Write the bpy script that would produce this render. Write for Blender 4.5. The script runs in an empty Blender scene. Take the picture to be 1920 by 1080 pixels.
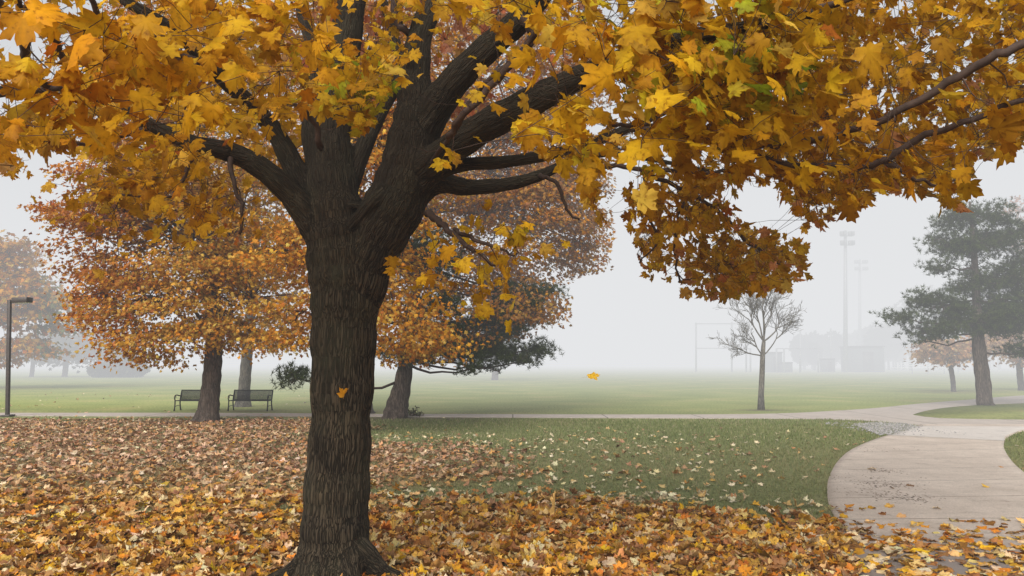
import bpy, math, random
import numpy as np
from mathutils import Vector, noise as mn

random.seed(7)
rng = np.random.default_rng(7)
sc = bpy.context.scene
COL = sc.collection
R = math.radians

# ------------------------------------------------------------------ camera frame
F = 1440.0
PITCH = math.atan(140.0 / F)
CP, SP = math.cos(PITCH), math.sin(PITCH)
H = 1.75


def at(px, py, Y):
    a = (px - 960.0) / F
    b = (540.0 - py) / F
    d = np.array([a, CP - b * SP, SP + b * CP])
    return np.array([0, 0, H]) + d * (Y / d[1])


def ground(px, py):
    a = (px - 960.0) / F
    b = (540.0 - py) / F
    d = np.array([a, CP - b * SP, SP + b * CP])
    t = -H / d[2]
    return np.array([d[0] * t, d[1] * t, 0.0])


def project(P):
    P = np.asarray(P, float)
    z = P[..., 2] - H
    fw = P[..., 1] * CP + z * SP
    up = -P[..., 1] * SP + z * CP
    fw = np.where(fw < 0.05, 0.05, fw)
    return 960 + F * P[..., 0] / fw, 540 - F * up / fw


def mpp(Y):
    return Y / F


# ------------------------------------------------------------------ object helpers
def tag(o, label=None, cat=None, group=None, kind=None):
    if label: o['label'] = label
    if cat: o['category'] = cat
    if group: o['group'] = group
    if kind: o['kind'] = kind
    return o


def empty(name, loc, label, cat, group=None, rz=0.0):
    o = bpy.data.objects.new(name, None)
    o.empty_display_size = 0.3
    o.location = tuple(float(c) for c in loc)
    o.rotation_euler = (0, 0, rz)
    COL.objects.link(o)
    return tag(o, label, cat, group)


class MB:
    """collects triangles for ONE mesh object"""
    def __init__(self):
        self.V, self.T, self.C, self.n = [], [], [], 0

    def add(self, V, T, C=None):
        V = np.asarray(V, float).reshape(-1, 3)
        T = np.asarray(T, int).reshape(-1, 3)
        if C is None:
            C = np.ones((len(V), 3))
        C = np.asarray(C, float)
        if C.ndim == 1:
            C = np.tile(C, (len(V), 1))
        self.V.append(V); self.T.append(T + self.n); self.C.append(C)
        self.n += len(V)

    def tube(self, pts, rad, sides=6, cap=True, C=None):
        pts = np.asarray(pts, float)
        rad = np.broadcast_to(np.asarray(rad, float), (len(pts),))
        n = len(pts)
        tan = np.gradient(pts, axis=0)
        tan /= np.linalg.norm(tan, axis=1)[:, None] + 1e-9
        ref = np.array([1.0, 0, 0]) if abs(tan[0][0]) < 0.8 else np.array([0, 1.0, 0])
        u = np.cross(tan[0], ref); u /= np.linalg.norm(u)
        V = []
        ang = np.arange(sides) * 2 * math.pi / sides
        for i in range(n):
            u = u - tan[i] * np.dot(u, tan[i]); u /= np.linalg.norm(u) + 1e-9
            w = np.cross(tan[i], u)
            V.append(pts[i] + rad[i] * (np.cos(ang)[:, None] * u + np.sin(ang)[:, None] * w))
        V = np.concatenate(V)
        T = []
        for i in range(n - 1):
            for k in range(sides):
                a = i * sides + k; b = i * sides + (k + 1) % sides
                T.append((a, b, b + sides)); T.append((a, b + sides, a + sides))
        if cap:
            V = np.vstack([V, pts[0], pts[-1]])
            c0, c1 = n * sides, n * sides + 1
            for k in range(sides):
                T.append((c0, (k + 1) % sides, k))
                T.append((c1, (n - 1) * sides + k, (n - 1) * sides + (k + 1) % sides))
        self.add(V, T, C)

    def box(self, c, s, rz=0.0, C=None):
        c = np.asarray(c, float); s = np.asarray(s, float) / 2
        v = np.array([[x, y, z] for x in (-1, 1) for y in (-1, 1) for z in (-1, 1)], float) * s
        cr, sr = math.cos(rz), math.sin(rz)
        v = np.stack([v[:, 0] * cr - v[:, 1] * sr, v[:, 0] * sr + v[:, 1] * cr, v[:, 2]], 1) + c
        q = [(0, 1, 3, 2), (4, 6, 7, 5), (0, 4, 5, 1), (2, 3, 7, 6), (0, 2, 6, 4), (1, 5, 7, 3)]
        T = []
        for a, b, c_, d in q:
            T += [(a, b, c_), (a, c_, d)]
        self.add(v, T, C)

    def build(self, name, mat, parent=None, smooth=False, origin=None, bevel=0):
        V = np.concatenate(self.V); T = np.concatenate(self.T); C = np.concatenate(self.C)
        if origin is None:
            origin = np.array(parent.location) if parent is not None and parent.parent is None else None
        if origin is not None:
            V = V - np.asarray(origin)
        me = bpy.data.meshes.new(name)
        me.vertices.add(len(V)); me.vertices.foreach_set('co', V.astype(np.float32).ravel())
        me.loops.add(len(T) * 3); me.loops.foreach_set('vertex_index', T.astype(np.int32).ravel())
        me.polygons.add(len(T)); me.polygons.foreach_set('loop_start', np.arange(0, len(T) * 3, 3, dtype=np.int32))
        me.update(calc_edges=True)
        ca = me.color_attributes.new('Col', 'FLOAT_COLOR', 'POINT')
        ca.data.foreach_set('color', np.hstack([C, np.ones((len(C), 1))]).astype(np.float32).ravel())
        if smooth:
            me.polygons.foreach_set('use_smooth', np.ones(len(T), bool))
        me.materials.append(mat)
        o = bpy.data.objects.new(name, me)
        COL.objects.link(o)
        if parent is not None:
            o.parent = parent
        if bevel:
            b = o.modifiers.new('bevel', 'BEVEL'); b.width = bevel; b.segments = 2
        return o


# ------------------------------------------------------------------ materials
def newmat(name):
    m = bpy.data.materials.new(name); m.use_nodes = True
    nt = m.node_tree; nt.nodes.clear()
    out = nt.nodes.new('ShaderNodeOutputMaterial')
    return m, nt, out


class N:
    def __init__(s, nt): s.nt = nt
    def __call__(s, t, ins=None, **kw):
        n = s.nt.nodes.new(t)
        for k, v in kw.items(): setattr(n, k, v)
        for k, v in (ins or {}).items():
            if isinstance(v, bpy.types.NodeSocket): s.nt.links.new(v, n.inputs[k])
            else: n.inputs[k].default_value = v
        return n


def mixc(n, fac, a, b, blend='MIX'):
    m = n('ShaderNodeMix', data_type='RGBA', blend_type=blend)
    for s, v in ((m.inputs[0], fac), (m.inputs[6], a), (m.inputs[7], b)):
        if isinstance(v, bpy.types.NodeSocket): n.nt.links.new(v, s)
        else: s.default_value = v if not isinstance(v, tuple) else (*v, 1) if len(v) == 3 else v
    return m.outputs[2]


def ramp(n, fac, stops):
    r = n('ShaderNodeValToRGB', {'Fac': fac})
    e = r.color_ramp.elements
    e[0].position, e[0].color = stops[0][0], (*stops[0][1], 1)
    e[1].position, e[1].color = stops[-1][0], (*stops[-1][1], 1)
    for p, c in stops[1:-1]:
        x = e.new(p); x.color = (*c, 1)
    return r.outputs['Color']


def leaf_mat(name, trans=0.42, spots=True, spec=0.12):
    m, nt, out = newmat(name); n = N(nt)
    col = n('ShaderNodeAttribute', attribute_name='Col').outputs['Color']
    if spots:
        tc = n('ShaderNodeTexCoord').outputs['Object']
        nz = n('ShaderNodeTexNoise', {'Vector': tc, 'Scale': 38.0, 'Detail': 3.0})
        f = ramp(n, nz.outputs['Fac'], [(0.28, (0.45, 0.33, 0.28)), (0.42, (0.95, 0.92, 0.9)), (0.7, (1.1, 1.1, 1.05))])
        col = mixc(n, 1.0, col, f, 'MULTIPLY')
    p = n('ShaderNodeBsdfPrincipled', {'Base Color': col, 'Roughness': 0.55, 'Specular IOR Level': spec})
    t = n('ShaderNodeBsdfTranslucent', {'Color': col})
    mx = n('ShaderNodeMixShader', {0: trans, 1: p.outputs[0], 2: t.outputs[0]})
    nt.links.new(mx.outputs[0], out.inputs[0])
    return m


def bark_mat(name, c_dark, c_light, attr=None, scale=1.0, bump=0.6, dist=0.02, stretch=0.12, green=0.0):
    m, nt, out = newmat(name); n = N(nt)
    if attr:
        co = n('ShaderNodeAttribute', attribute_name=attr).outputs['Vector']
    else:
        co = n('ShaderNodeTexCoord').outputs['Object']
    mp = n('ShaderNodeMapping', {'Vector': co, 'Scale': (1, 1, stretch)}).outputs[0]
    mp = n('ShaderNodeMapping', {'Vector': mp, 'Rotation': (0.62, 0.48, 0.35)}).outputs[0]
    wz = n('ShaderNodeTexNoise', {'Vector': mp, 'Scale': 9.0 * scale, 'Detail': 3.0})
    warp = mixc(n, 0.035, mp, wz.outputs['Color'], 'ADD')

    def ridge(sc_, w_, off):
        q_ = n('ShaderNodeVectorMath', {0: warp, 1: (off, off * 1.7, off * .3)}, operation='ADD').outputs[0]
        t_ = n('ShaderNodeTexNoise', {'Vector': q_, 'Scale': sc_ * scale, 'Detail': 1.0, 'Roughness': 0.4}).outputs['Fac']
        a_ = n('ShaderNodeMath', {0: n('ShaderNodeMath', {0: t_, 1: 0.5}, operation='SUBTRACT').outputs[0]}, operation='ABSOLUTE').outputs[0]
        return n('ShaderNodeMapRange', {'Value': a_, 'From Min': 0.0, 'From Max': w_}, interpolation_type='SMOOTHSTEP').outputs[0]
    v2 = n('ShaderNodeTexNoise', {'Vector': mp, 'Scale': 80.0 * scale, 'Detail': 5.0, 'Roughness': 0.65})
    h = n('ShaderNodeMath', {0: ridge(26.0, 0.085, 0.0), 1: ridge(38.0, 0.10, 3.3)}, operation='MULTIPLY').outputs[0]
    hh = n('ShaderNodeMath', {0: h, 1: v2.outputs['Fac']}, operation='MULTIPLY').outputs[0]
    hs = n('ShaderNodeMath', {0: hh, 1: 1.6}, operation='MULTIPLY').outputs[0]
    col = ramp(n, hs, [(0.0, c_dark), (0.35, tuple(0.45 * a + 0.55 * b for a, b in zip(c_dark, c_light))), (1.0, c_light)])
    bl = n('ShaderNodeTexNoise', {'Vector': n('ShaderNodeMapping', {'Vector': co, 'Scale': (1, 1, .5)}).outputs[0], 'Scale': 5.0, 'Detail': 4.0})
    col = mixc(n, 1.0, col, ramp(n, bl.outputs['Fac'], [(0.3, (.62, .62, .62)), (0.5, (1, 1, 1)), (0.72, (1.3, 1.28, 1.2))]), 'MULTIPLY')
    if green:
        gz = n('ShaderNodeTexNoise', {'Vector': co, 'Scale': 2.5, 'Detail': 4.0})
        gf = n('ShaderNodeMapRange', {'Value': gz.outputs['Fac'], 'From Min': 0.45, 'From Max': 0.7, 'To Max': green}).outputs[0]
        col = mixc(n, gf, col, (0.085, 0.085, 0.05))
    if attr:   # the limbs above the fork are smoother and greyer than the trunk
        zz = n('ShaderNodeSeparateXYZ', {0: n('ShaderNodeTexCoord').outputs['Object']}).outputs['Z']
        zf = n('ShaderNodeMapRange', {'Value': zz, 'From Min': 2.3, 'From Max': 3.4, 'To Max': 0.62}).outputs[0]
        col = mixc(n, zf, col, mixc(n, gf, (0.050, 0.041, 0.029), (0.068, 0.066, 0.042)))
    b = n('ShaderNodeBump', {'Strength': bump, 'Distance': dist, 'Height': hs})
    p = n('ShaderNodeBsdfPrincipled', {'Base Color': col, 'Roughness': 0.9, 'Specular IOR Level': 0.15, 'Normal': b.outputs[0]})
    nt.links.new(p.outputs[0], out.inputs[0])
    return m


def plain(name, c, rough=0.7, metal=0.0, var=0.15, scale=6.0):
    m, nt, out = newmat(name); n = N(nt)
    tc = n('ShaderNodeTexCoord').outputs['Object']
    nz = n('ShaderNodeTexNoise', {'Vector': tc, 'Scale': scale, 'Detail': 4.0})
    col = ramp(n, nz.outputs['Fac'], [(0.3, tuple(x * (1 - var) for x in c)), (0.7, tuple(min(1, x * (1 + var)) for x in c))])
    p = n('ShaderNodeBsdfPrincipled', {'Base Color': col, 'Roughness': rough, 'Metallic': metal, 'Specular IOR Level': 0.3})
    nt.links.new(p.outputs[0], out.inputs[0])
    return m


M_leaf = leaf_mat('golden_leaf')
M_leaf_far = leaf_mat('autumn_leaf', 0.35, False)
M_litter = leaf_mat('fallen_leaf', 0.12, True, 0.25)
M_needle = leaf_mat('pine_needle', 0.1, False)
M_bark = bark_mat('maple_bark', (0.012, 0.009, 0.005), (0.112, 0.086, 0.056), attr='bark', scale=1.4, bump=0.9, dist=0.03, stretch=0.075, green=0.35)
M_bark_twig = plain('twig_bark', (0.062, 0.040, 0.030), 0.85, var=0.3, scale=20)
M_bark_far = bark_mat('far_bark', (0.06, 0.047, 0.038), (0.145, 0.115, 0.095), scale=0.55, bump=0.7, dist=0.04)
M_bark_grey = bark_mat('grey_bark', (0.09, 0.082, 0.07), (0.20, 0.185, 0.155), scale=0.8, bump=0.5, dist=0.02)
M_metal = plain('dark_metal', (0.025, 0.024, 0.023), 0.5, 0.3)
M_post = plain('bronze_post', (0.07, 0.06, 0.055), 0.5, 0.2)
M_steel = plain('galvanised_steel', (0.30, 0.30, 0.30), 0.5, 0.3)
M_shed = plain('shed_cladding', (0.13, 0.14, 0.135), 0.8)
M_alu = plain('aluminium_plank', (0.75, 0.76, 0.77), 0.45, 0.0)

# ------------------------------------------------------------------ leaf templates
_half = [(0, 0), (.08, -.06), (.28, -.14), (.38, -.02), (.60, .05), (.50, .20), (.38, .30), (.54, .40), (.68, .66),
         (.48, .63), (.36, .73), (.22, .58), (.25, .74), (.23, .88), (.10, .89), (0, 1.06)]
_lowh = [(0, 0), (.30, -.10), (.58, .08), (.36, .29), (.62, .64), (.22, .58), (0, 1.0)]


def leaf_template(half, petiole):
    o = [(x, y) for x, y in half] + [(-x, y) for x, y in half[-2:0:-1]]
    V = [(0.0, .15)] + o
    n = len(o)
    T = [(0, 1 + k, 1 + (k + 1) % n) for k in range(n)]
    edge = [0.0] + [min(1.0, math.hypot(x, y - .2) / .8) for x, y in o]
    if petiole:
        b = len(V)
        V += [(-.012, 0.0), (.012, 0.0), (.03, -.62), (.012, -.62)]
        T += [(b, b + 1, b + 2), (b, b + 2, b + 3)]
        edge += [2, 2, 2, 2]
    return np.array(V), np.array(T), np.array(edge)


LT_HI = leaf_template(_half, True)
LT_LOW = leaf_template(_lowh, False)


def unit(a):
    return a / (np.linalg.norm(a, axis=-1, keepdims=True) + 1e-9)


def leaves(mb, P, tip, nor, size, colr, tmpl, curl=0.25, fold=0.25, crumple=0.05, centre=False, sat=0.0):
    """P Nx3 positions, tip / nor Nx3 directions, size N, colr Nx3"""
    LV, LT, LE = tmpl
    n = len(P)
    Y = unit(tip); Z = unit(nor - Y * np.sum(nor * Y, 1, keepdims=True)); X = np.cross(Y, Z)
    x = LV[None, :, 0]; y = LV[None, :, 1] - (0.4 if centre else 0)
    cu = rng.normal(0.0, curl, (n, 1)); fo = np.abs(rng.normal(0.0, fold, (n, 1)))
    tw = rng.normal(0, curl, (n, 1))
    z = -cu * y ** 2 - fo * np.abs(x) + tw * x * y + rng.normal(0, crumple, (n, LV.shape[0]))
    z = np.where(LE[None, :] > 1.5, -0.1 * (LV[None, :, 1]) ** 2, z)
    asp = rng.uniform(0.72, 1.12, (n, 1))
    W = (x * asp)[..., None] * X[:, None] + np.broadcast_to(y, z.shape)[..., None] * Y[:, None] + z[..., None] * Z[:, None]
    W = P[:, None] + size[:, None, None] * W
    sh = np.where(LE > 1.5, 0.35, 1.12 - 0.27 * LE)[None, :, None]
    C = colr[:, None, :] * sh * rng.uniform(0.92, 1.08, (n, LV.shape[0], 1))
    C[:, :, 1] *= np.where(LE > 1.5, 1, 1.05 - 0.10 * LE)[None, :]
    T = (LT[None] + (np.arange(n) * LV.shape[0])[:, None, None]).reshape(-1, 3)
    mb.add(W.reshape(-1, 3), T, np.clip(C.reshape(-1, 3), 0, 1))


def palette(cols, w, n, jit=0.12):
    cols = np.array(cols); w = np.array(w, float); w /= w.sum()
    c = cols[rng.choice(len(cols), n, p=w)]
    c = c * np.where(c[:, 2:3] < .05, np.array([1, 1, .5]), 1)
    return np.clip(c * rng.uniform(1 - jit, 1 + jit, (n, 1)) * rng.uniform(1 - jit / 2, 1 + jit / 2, (n, 3)), 0, 1)


def rvec(n, s=1.0):
    return rng.normal(0, s, (n, 3))


# ------------------------------------------------------------------ GROUND
CANP = [(0.0, 0.0)]


def fbm(x, y, s, seed=0.0, octv=3):
    return mn.fractal(Vector((x * s + seed, y * s - seed, seed)), 1.0, 2.0, octv)


# --- path outlines (ground points read from the picture, real ground positions)
main_L = [(1640, 1240), (1612, 1100), (1598, 1050), (1575, 990), (1556, 952), (1551, 925), (1555, 897), (1572, 866), (1600, 843), (1650, 822),
          (1697, 810), (1716, 803), (1726, 797)]
main_R = [(2500, 1240), (2290, 1100), (2180, 1020), (2060, 960), (1960, 915), (1915, 884), (1892, 860), (1882, 838), (1888, 822), (1915, 810), (1960, 803), (2040, 797)]
back_top = [(-400, 774.5), (0, 775), (300, 775), (500, 775.5), (700, 777), (900, 777.5), (1100, 778), (1300, 778), (1450, 776.5), (1550, 772), (1640, 766), (1730, 757), (1830, 749), (1920, 742), (2100, 734)]
back_bot = [(-400, 780.5), (0, 780.5), (300, 781), (500, 781), (700, 782), (900, 783), (1100, 784), (1300, 785), (1450, 785.5), (1550, 787), (1640, 791), (1730, 799), (1830, 799), (1930, 800), (2100, 803)]
isl = [(1712, 779), (1740, 771), (1790, 764), (1850, 760), (1930, 757), (2100, 750), (2300, 760), (2300, 786), (2100, 789), (1930, 788), (1850, 787), (1760, 785)]


def resample(pts, n):
    P = np.array([ground(*p) for p in pts])
    # Catmull-Rom then uniform
    Q = []
    for i in range(len(P) - 1):
        p0 = P[max(i - 1, 0)]; p1 = P[i]; p2 = P[i + 1]; p3 = P[min(i + 2, len(P) - 1)]
        for t in np.linspace(0, 1, 8, endpoint=False):
            Q.append(0.5 * ((2 * p1) + (-p0 + p2) * t + (2 * p0 - 5 * p1 + 4 * p2 - p3) * t * t + (-p0 + 3 * p1 - 3 * p2 + p3) * t ** 3))
    Q.append(P[-1]); Q = np.array(Q)
    d = np.r_[0, np.cumsum(np.linalg.norm(np.diff(Q, axis=0), axis=1))]
    s = np.linspace(0, d[-1], n)
    return np.stack([np.interp(s, d, Q[:, k]) for k in range(3)], 1)


def inpoly(x, y, poly):
    x = np.asarray(x); y = np.asarray(y)
    c = np.zeros(x.shape, bool)
    j = len(poly) - 1
    for i in range(len(poly)):
        xi, yi = poly[i][0], poly[i][1]; xj, yj = poly[j][0], poly[j][1]
        cond = ((yi > y) != (yj > y)) & (x < (xj - xi) * (y - yi) / (yj - yi + 1e-12) + xi)
        c ^= cond
        j = i
    return c


LL = resample(main_L, 60); RR = resample(main_R, 60)
MAIN_POLY = np.vstack([LL, RR[::-1]])
BT = resample(back_top, 120); BB = resample(back_bot, 120)
BACK_POLY = np.vstack([BT, BB[::-1]])
ISL = resample(isl + [isl[0]], 60)


def on_path(x, y):
    return (inpoly(x, y, MAIN_POLY) | inpoly(x, y, BACK_POLY)) & ~inpoly(x, y, ISL)


def litter_density(x, y):
    """0..1 : how thickly fallen leaves cover the ground at (x, y), plus tone 0 near gold .. 1 far brown"""
    px, py = project(np.stack([x, y, np.zeros_like(x)], -1))
    nz = np.array([fbm(a, b, 0.45, 3.1) for a, b in zip(x, y)])
    nz2 = np.array([fbm(a, b, 1.6, 9.1) for a, b in zip(x, y)])
    edge = 935 + 25 * nz + 10 * nz2 + np.clip((px - 1100) * 0.05, 0, 25)
    edge = edge + 34 * np.clip((580 - px) / 60, 0, 1)
    near = np.clip((py - edge + 24) / 90, 0, 1) ** 1.25
    # left carpet
    left = np.clip((700 - px + 90 * nz) / 160, 0, 1) * np.clip((py - 784) / 8, 0, 1) * (0.66 + .1 * nz2)
    left *= 1 - 0.55 * np.clip((py - 925) / 25, 0, 1) * np.clip(1 - (py - 975) / 30, 0, 1) * np.clip(0.6 + nz2 * 1.4, 0, 1)
    mid = np.clip((1060 - px + 160 * nz) / 260, 0, 1) * np.clip((py - 812 - 14 * nz) / 40, 0, 1) * 0.62
    mid *= 1 - 0.7 * np.clip((py - 900) / 25, 0, 1)
    sparse = 0.12 * np.clip((py - 800) / 50, 0, 1) * np.clip((1640 - px) / 500, 0.12, 1)
    d = np.maximum.reduce([near * .86, left, mid, sparse])
    d = np.where(py < 784, 0.012 * np.clip((900 - px) / 500, 0, 1), d)
    onp = on_path(x, y)
    pd = np.clip((py - 978 + 14 * nz2) / 55, 0, 1) * 0.85 + 0.02
    d = np.where(onp, pd, d)
    tone = np.clip((960 - py) / 90, 0, 1)
    return np.clip(d, 0, 1), tone, px, py


# ground sheet: non-uniform grid, reaching past the fog
ys = np.r_[np.linspace(-12, 3, 8), np.linspace(3.6, 32, 190), np.geomspace(32.6, 900, 40)]
xs0 = np.r_[-np.geomspace(900, 25, 22), np.linspace(-24, 24, 190), np.geomspace(25, 900, 22)]
GX, GY = np.meshgrid(xs0, ys)
gx, gy = GX.ravel(), GY.ravel()
den, tone, gpx, gpy = litter_density(gx, gy)
gz = np.zeros_like(gx)
V = np.stack([gx, gy, gz - 0.0], 1)
nx, ny = len(xs0), len(ys)
I = (np.arange(ny - 1)[:, None] * nx + np.arange(nx - 1)[None]).ravel()
T = np.vstack([np.stack([I, I + 1, I + nx + 1], 1), np.stack([I, I + nx + 1, I + nx], 1)])
# dirt patches (under trees): red = litter, green = tone, blue = dirt
def dirtf(x, y):
    d = np.zeros_like(x)
    for (c, rx, ry, s) in ((ground(760, 786), 3.4, 1.2, 0.9), (ground(870, 789), 2.4, .6, 0.6), (ground(1427, 769), .9, .45, 0.9), (ground(464, 771), 1.6, .9, .6),
                           (ground(387, 790), 1.2, .8, .6), (ground(1845, 762), 1.2, .6, .5), (ground(1785, 736), 2.5, 2.5, .45), (ground(630, 1072), .6, .6, .9)):
        d = np.maximum(d, s * np.exp(-(((x - c[0]) / rx) ** 2 + ((y - c[1]) / ry) ** 2) * 1.0))
    return d
dirt = dirtf(gx, gy)
mb = MB(); mb.add(V, T, np.stack([den * (1 - on_path(gx, gy)), tone, dirt], 1))

m, nt, out = newmat('lawn'); n = N(nt)
tc = n('ShaderNodeTexCoord').outputs['Object']
at_ = n('ShaderNodeSeparateColor', {0: n('ShaderNodeAttribute', attribute_name='Col').outputs['Color']})
g1 = n('ShaderNodeTexNoise', {'Vector': tc, 'Scale': 0.35, 'Detail': 5.0})
g2 = n('ShaderNodeTexNoise', {'Vector': n('ShaderNodeMapping', {'Vector': tc, 'Scale': (1.0, 0.45, 1)}).outputs[0], 'Scale': 14.0, 'Detail': 6.0, 'Roughness': 0.7})
ga = ramp(n, g1.outputs['Fac'], [(0.3, (0.145, 0.170, 0.072)), (0.55, (0.183, 0.198, 0.086)), (0.75, (0.24, 0.215, 0.115))])
gb = ramp(n, g2.outputs['Fac'], [(0.3, (0.45, 0.45, 0.4)), (0.5, (1.0, 1.0, 1.0)), (0.72, (1.5, 1.4, 1.25))])
gcol = mixc(n, 1.0, ga, gb, 'MULTIPLY')
v = n('ShaderNodeTexVoronoi', {'Vector': tc, 'Scale': 13.0})
lc = ramp(n, n('ShaderNodeSeparateColor', {0: v.outputs['Color']}).outputs[0], [(0.0, (0.13, 0.065, 0.028)), (0.5, (0.25, 0.13, 0.06)), (1.0, (0.36, 0.22, 0.12))])
lf = n('ShaderNodeMath', {0: at_.outputs[0], 1: n('ShaderNodeMath', {0: g2.outputs['Fac'], 1: 0.55}, operation='ADD').outputs[0]}, operation='MULTIPLY')
lf2 = n('ShaderNodeMapRange', {'Value': lf.outputs[0], 'From Min': 0.25, 'From Max': 0.8})
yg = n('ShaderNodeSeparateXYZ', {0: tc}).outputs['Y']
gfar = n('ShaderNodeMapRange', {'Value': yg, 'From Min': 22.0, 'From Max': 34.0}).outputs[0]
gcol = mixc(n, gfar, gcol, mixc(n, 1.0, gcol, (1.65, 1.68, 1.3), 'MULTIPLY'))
col = mixc(n, lf2.outputs[0], gcol, lc)
dn = n('ShaderNodeTexNoise', {'Vector': tc, 'Scale': 5.0, 'Detail': 6.0})
dcol = ramp(n, dn.outputs['Fac'], [(0.3, (0.07, 0.052, 0.038)), (0.7, (0.15, 0.115, 0.085))])
df = n('ShaderNodeMath', {0: at_.outputs[2], 1: n('ShaderNodeMath', {0: dn.outputs['Fac'], 1: 2.0}, operation='MULTIPLY').outputs[0]}, operation='MULTIPLY')
col = mixc(n, n('ShaderNodeClamp', {0: df.outputs[0]}).outputs[0], col, dcol)
bp = n('ShaderNodeBump', {'Strength': 0.6, 'Distance': 0.04, 'Height': g2.outputs['Fac']})
p = n('ShaderNodeBsdfPrincipled', {'Base Color': col, 'Roughness': 0.95, 'Specular IOR Level': 0.1, 'Normal': bp.outputs[0]})
nt.links.new(p.outputs[0], out.inputs[0])
M_lawn = m
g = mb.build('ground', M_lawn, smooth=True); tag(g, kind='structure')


# concrete
def concrete(name, c1, c2, joint_dir=None):
    m, nt, out = newmat(name); n = N(nt)
    tc = n('ShaderNodeTexCoord').outputs['Object']
    a = n('ShaderNodeTexNoise', {'Vector': tc, 'Scale': 1.1, 'Detail': 6.0, 'Roughness': 0.6})
    b = n('ShaderNodeTexNoise', {'Vector': tc, 'Scale': 60.0, 'Detail': 3.0})
    col = ramp(n, a.outputs['Fac'], [(0.3, c1), (0.7, c2)])
    sp = ramp(n, b.outputs['Fac'], [(0.3, (0.8, 0.8, 0.8)), (0.7, (1.12, 1.12, 1.12))])
    col = mixc(n, 1.0, col, sp, 'MULTIPLY')
    # damp stains and crumbs of soil, darker towards the camera where it is wet under the crown
    st = n('ShaderNodeTexNoise', {'Vector': n('ShaderNodeMapping', {'Vector': tc, 'Scale': (1, 1.6, 1)}).outputs[0], 'Scale': 3.2, 'Detail': 9.0, 'Roughness': 0.75})
    sf = n('ShaderNodeMapRange', {'Value': st.outputs['Fac'], 'From Min': 0.53, 'From Max': 0.70, 'To Max': 0.42}).outputs[0]
    col = mixc(n, sf, col, (0.10, 0.085, 0.075))
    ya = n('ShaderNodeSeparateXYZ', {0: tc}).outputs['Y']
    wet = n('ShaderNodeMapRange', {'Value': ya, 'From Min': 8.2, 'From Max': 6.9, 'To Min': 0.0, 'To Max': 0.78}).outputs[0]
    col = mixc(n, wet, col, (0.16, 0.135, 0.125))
    # scored joints
    if joint_dir is not None:
        w = n('ShaderNodeAttribute', attribute_name='Col').outputs['Color']
        v = n('ShaderNodeSeparateColor', {0: w}).outputs[0]
        fr = n('ShaderNodeMath', {0: n('ShaderNodeMath', {0: v, 1: joint_dir}, operation='MULTIPLY').outputs[0], 1: 1.0}, operation='FRACT').outputs[0]
        jl = n('ShaderNodeMath', {0: fr, 1: 0.016}, operation='LESS_THAN').outputs[0]
        jf = n('ShaderNodeMath', {0: jl, 1: 0.85}, operation='MULTIPLY').outputs[0]
        col = mixc(n, jf, col, (0.14, 0.12, 0.10))
    bp = n('ShaderNodeBump', {'Strength': 0.25, 'Distance': 0.01, 'Height': b.outputs['Fac']})
    p = n('ShaderNodeBsdfPrincipled', {'Base Color': col, 'Roughness': 0.85, 'Specular IOR Level': 0.2, 'Normal': bp.outputs[0]})
    nt.links.new(p.outputs[0], out.inputs[0])
    return m


M_path = concrete('path_concrete', (0.45, 0.375, 0.31), (0.58, 0.495, 0.415), 14.0)
M_path_back = concrete('back_path_concrete', (0.40, 0.345, 0.30), (0.48, 0.42, 0.37), 40.0)
M_slab = concrete('new_concrete', (0.50, 0.455, 0.41), (0.58, 0.53, 0.48))


def strip(A, B, z, cross=8):
    """sheet with 30 mm sides between two edges"""
    nA = len(A)
    V, C = [], []
    for i in range(nA):
        for k in range(cross + 1):
            f = k / cross
            p = A[i] * (1 - f) + B[i] * f
            V.append((p[0], p[1], z)); C.append((i / (nA - 1), f, 0))
        V.append((B[i][0], B[i][1], -0.05)); C.append((i / (nA - 1), 1, 0))
        V.insert(len(V) - cross - 2, (A[i][0], A[i][1], -0.05)); C.append((i / (nA - 1), 0, 0))
    w = cross + 3
    T = []
    for i in range(nA - 1):
        for k in range(w - 1):
            a = i * w + k
            T += [(a, a + 1, a + w + 1), (a, a + w + 1, a + w)]
    return V, T, C


from mathutils.geometry import tessellate_polygon
_pl = [Vector((p[0], p[1], 0.020)) for p in np.vstack([BB, BT[::-1]])]
_tr = [t_ if (_pl[t_[1]] - _pl[t_[0]]).cross(_pl[t_[2]] - _pl[t_[0]]).z > 0 else (t_[0], t_[2], t_[1]) for t_ in tessellate_polygon([_pl])]
_n = len(_pl)
_V = [tuple(p) for p in _pl] + [(p[0], p[1], -.05) for p in _pl] + [tuple(p) for p in _pl]
_T = list(_tr) + [(2 * _n + i, _n + i, _n + (i + 1) % _n) for i in range(_n)] + [(2 * _n + i, _n + (i + 1) % _n, 2 * _n + (i + 1) % _n) for i in range(_n)]
mb = MB(); mb.add(_V, _T, np.array([[(p[0] + 60) / 120, 0, 0] for p in _V])); o = mb.build('back_path', M_path_back); tag(o, kind='structure')
mb = MB(); mb.add(*strip(LL, RR, 0.026, 20)); o = mb.build('path', M_path); tag(o, kind='structure')
# pale new slab crossing the junction
sA = resample([(1690, 812), (1700, 806), (1722, 800.5)], 10); sB = resample([(1882, 828), (1890, 815), (1940, 801)], 10)
sA = resample([(1668, 818), (1697, 808), (1725, 800.5)], 12); sB = resample([(1884, 829), (1888, 818), (1935, 802)], 12)
mb = MB(); mb.add(*strip(sA, sB, 0.031, 10)); o = mb.build('pale_path_slab', M_slab); tag(o, kind='structure')
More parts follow.
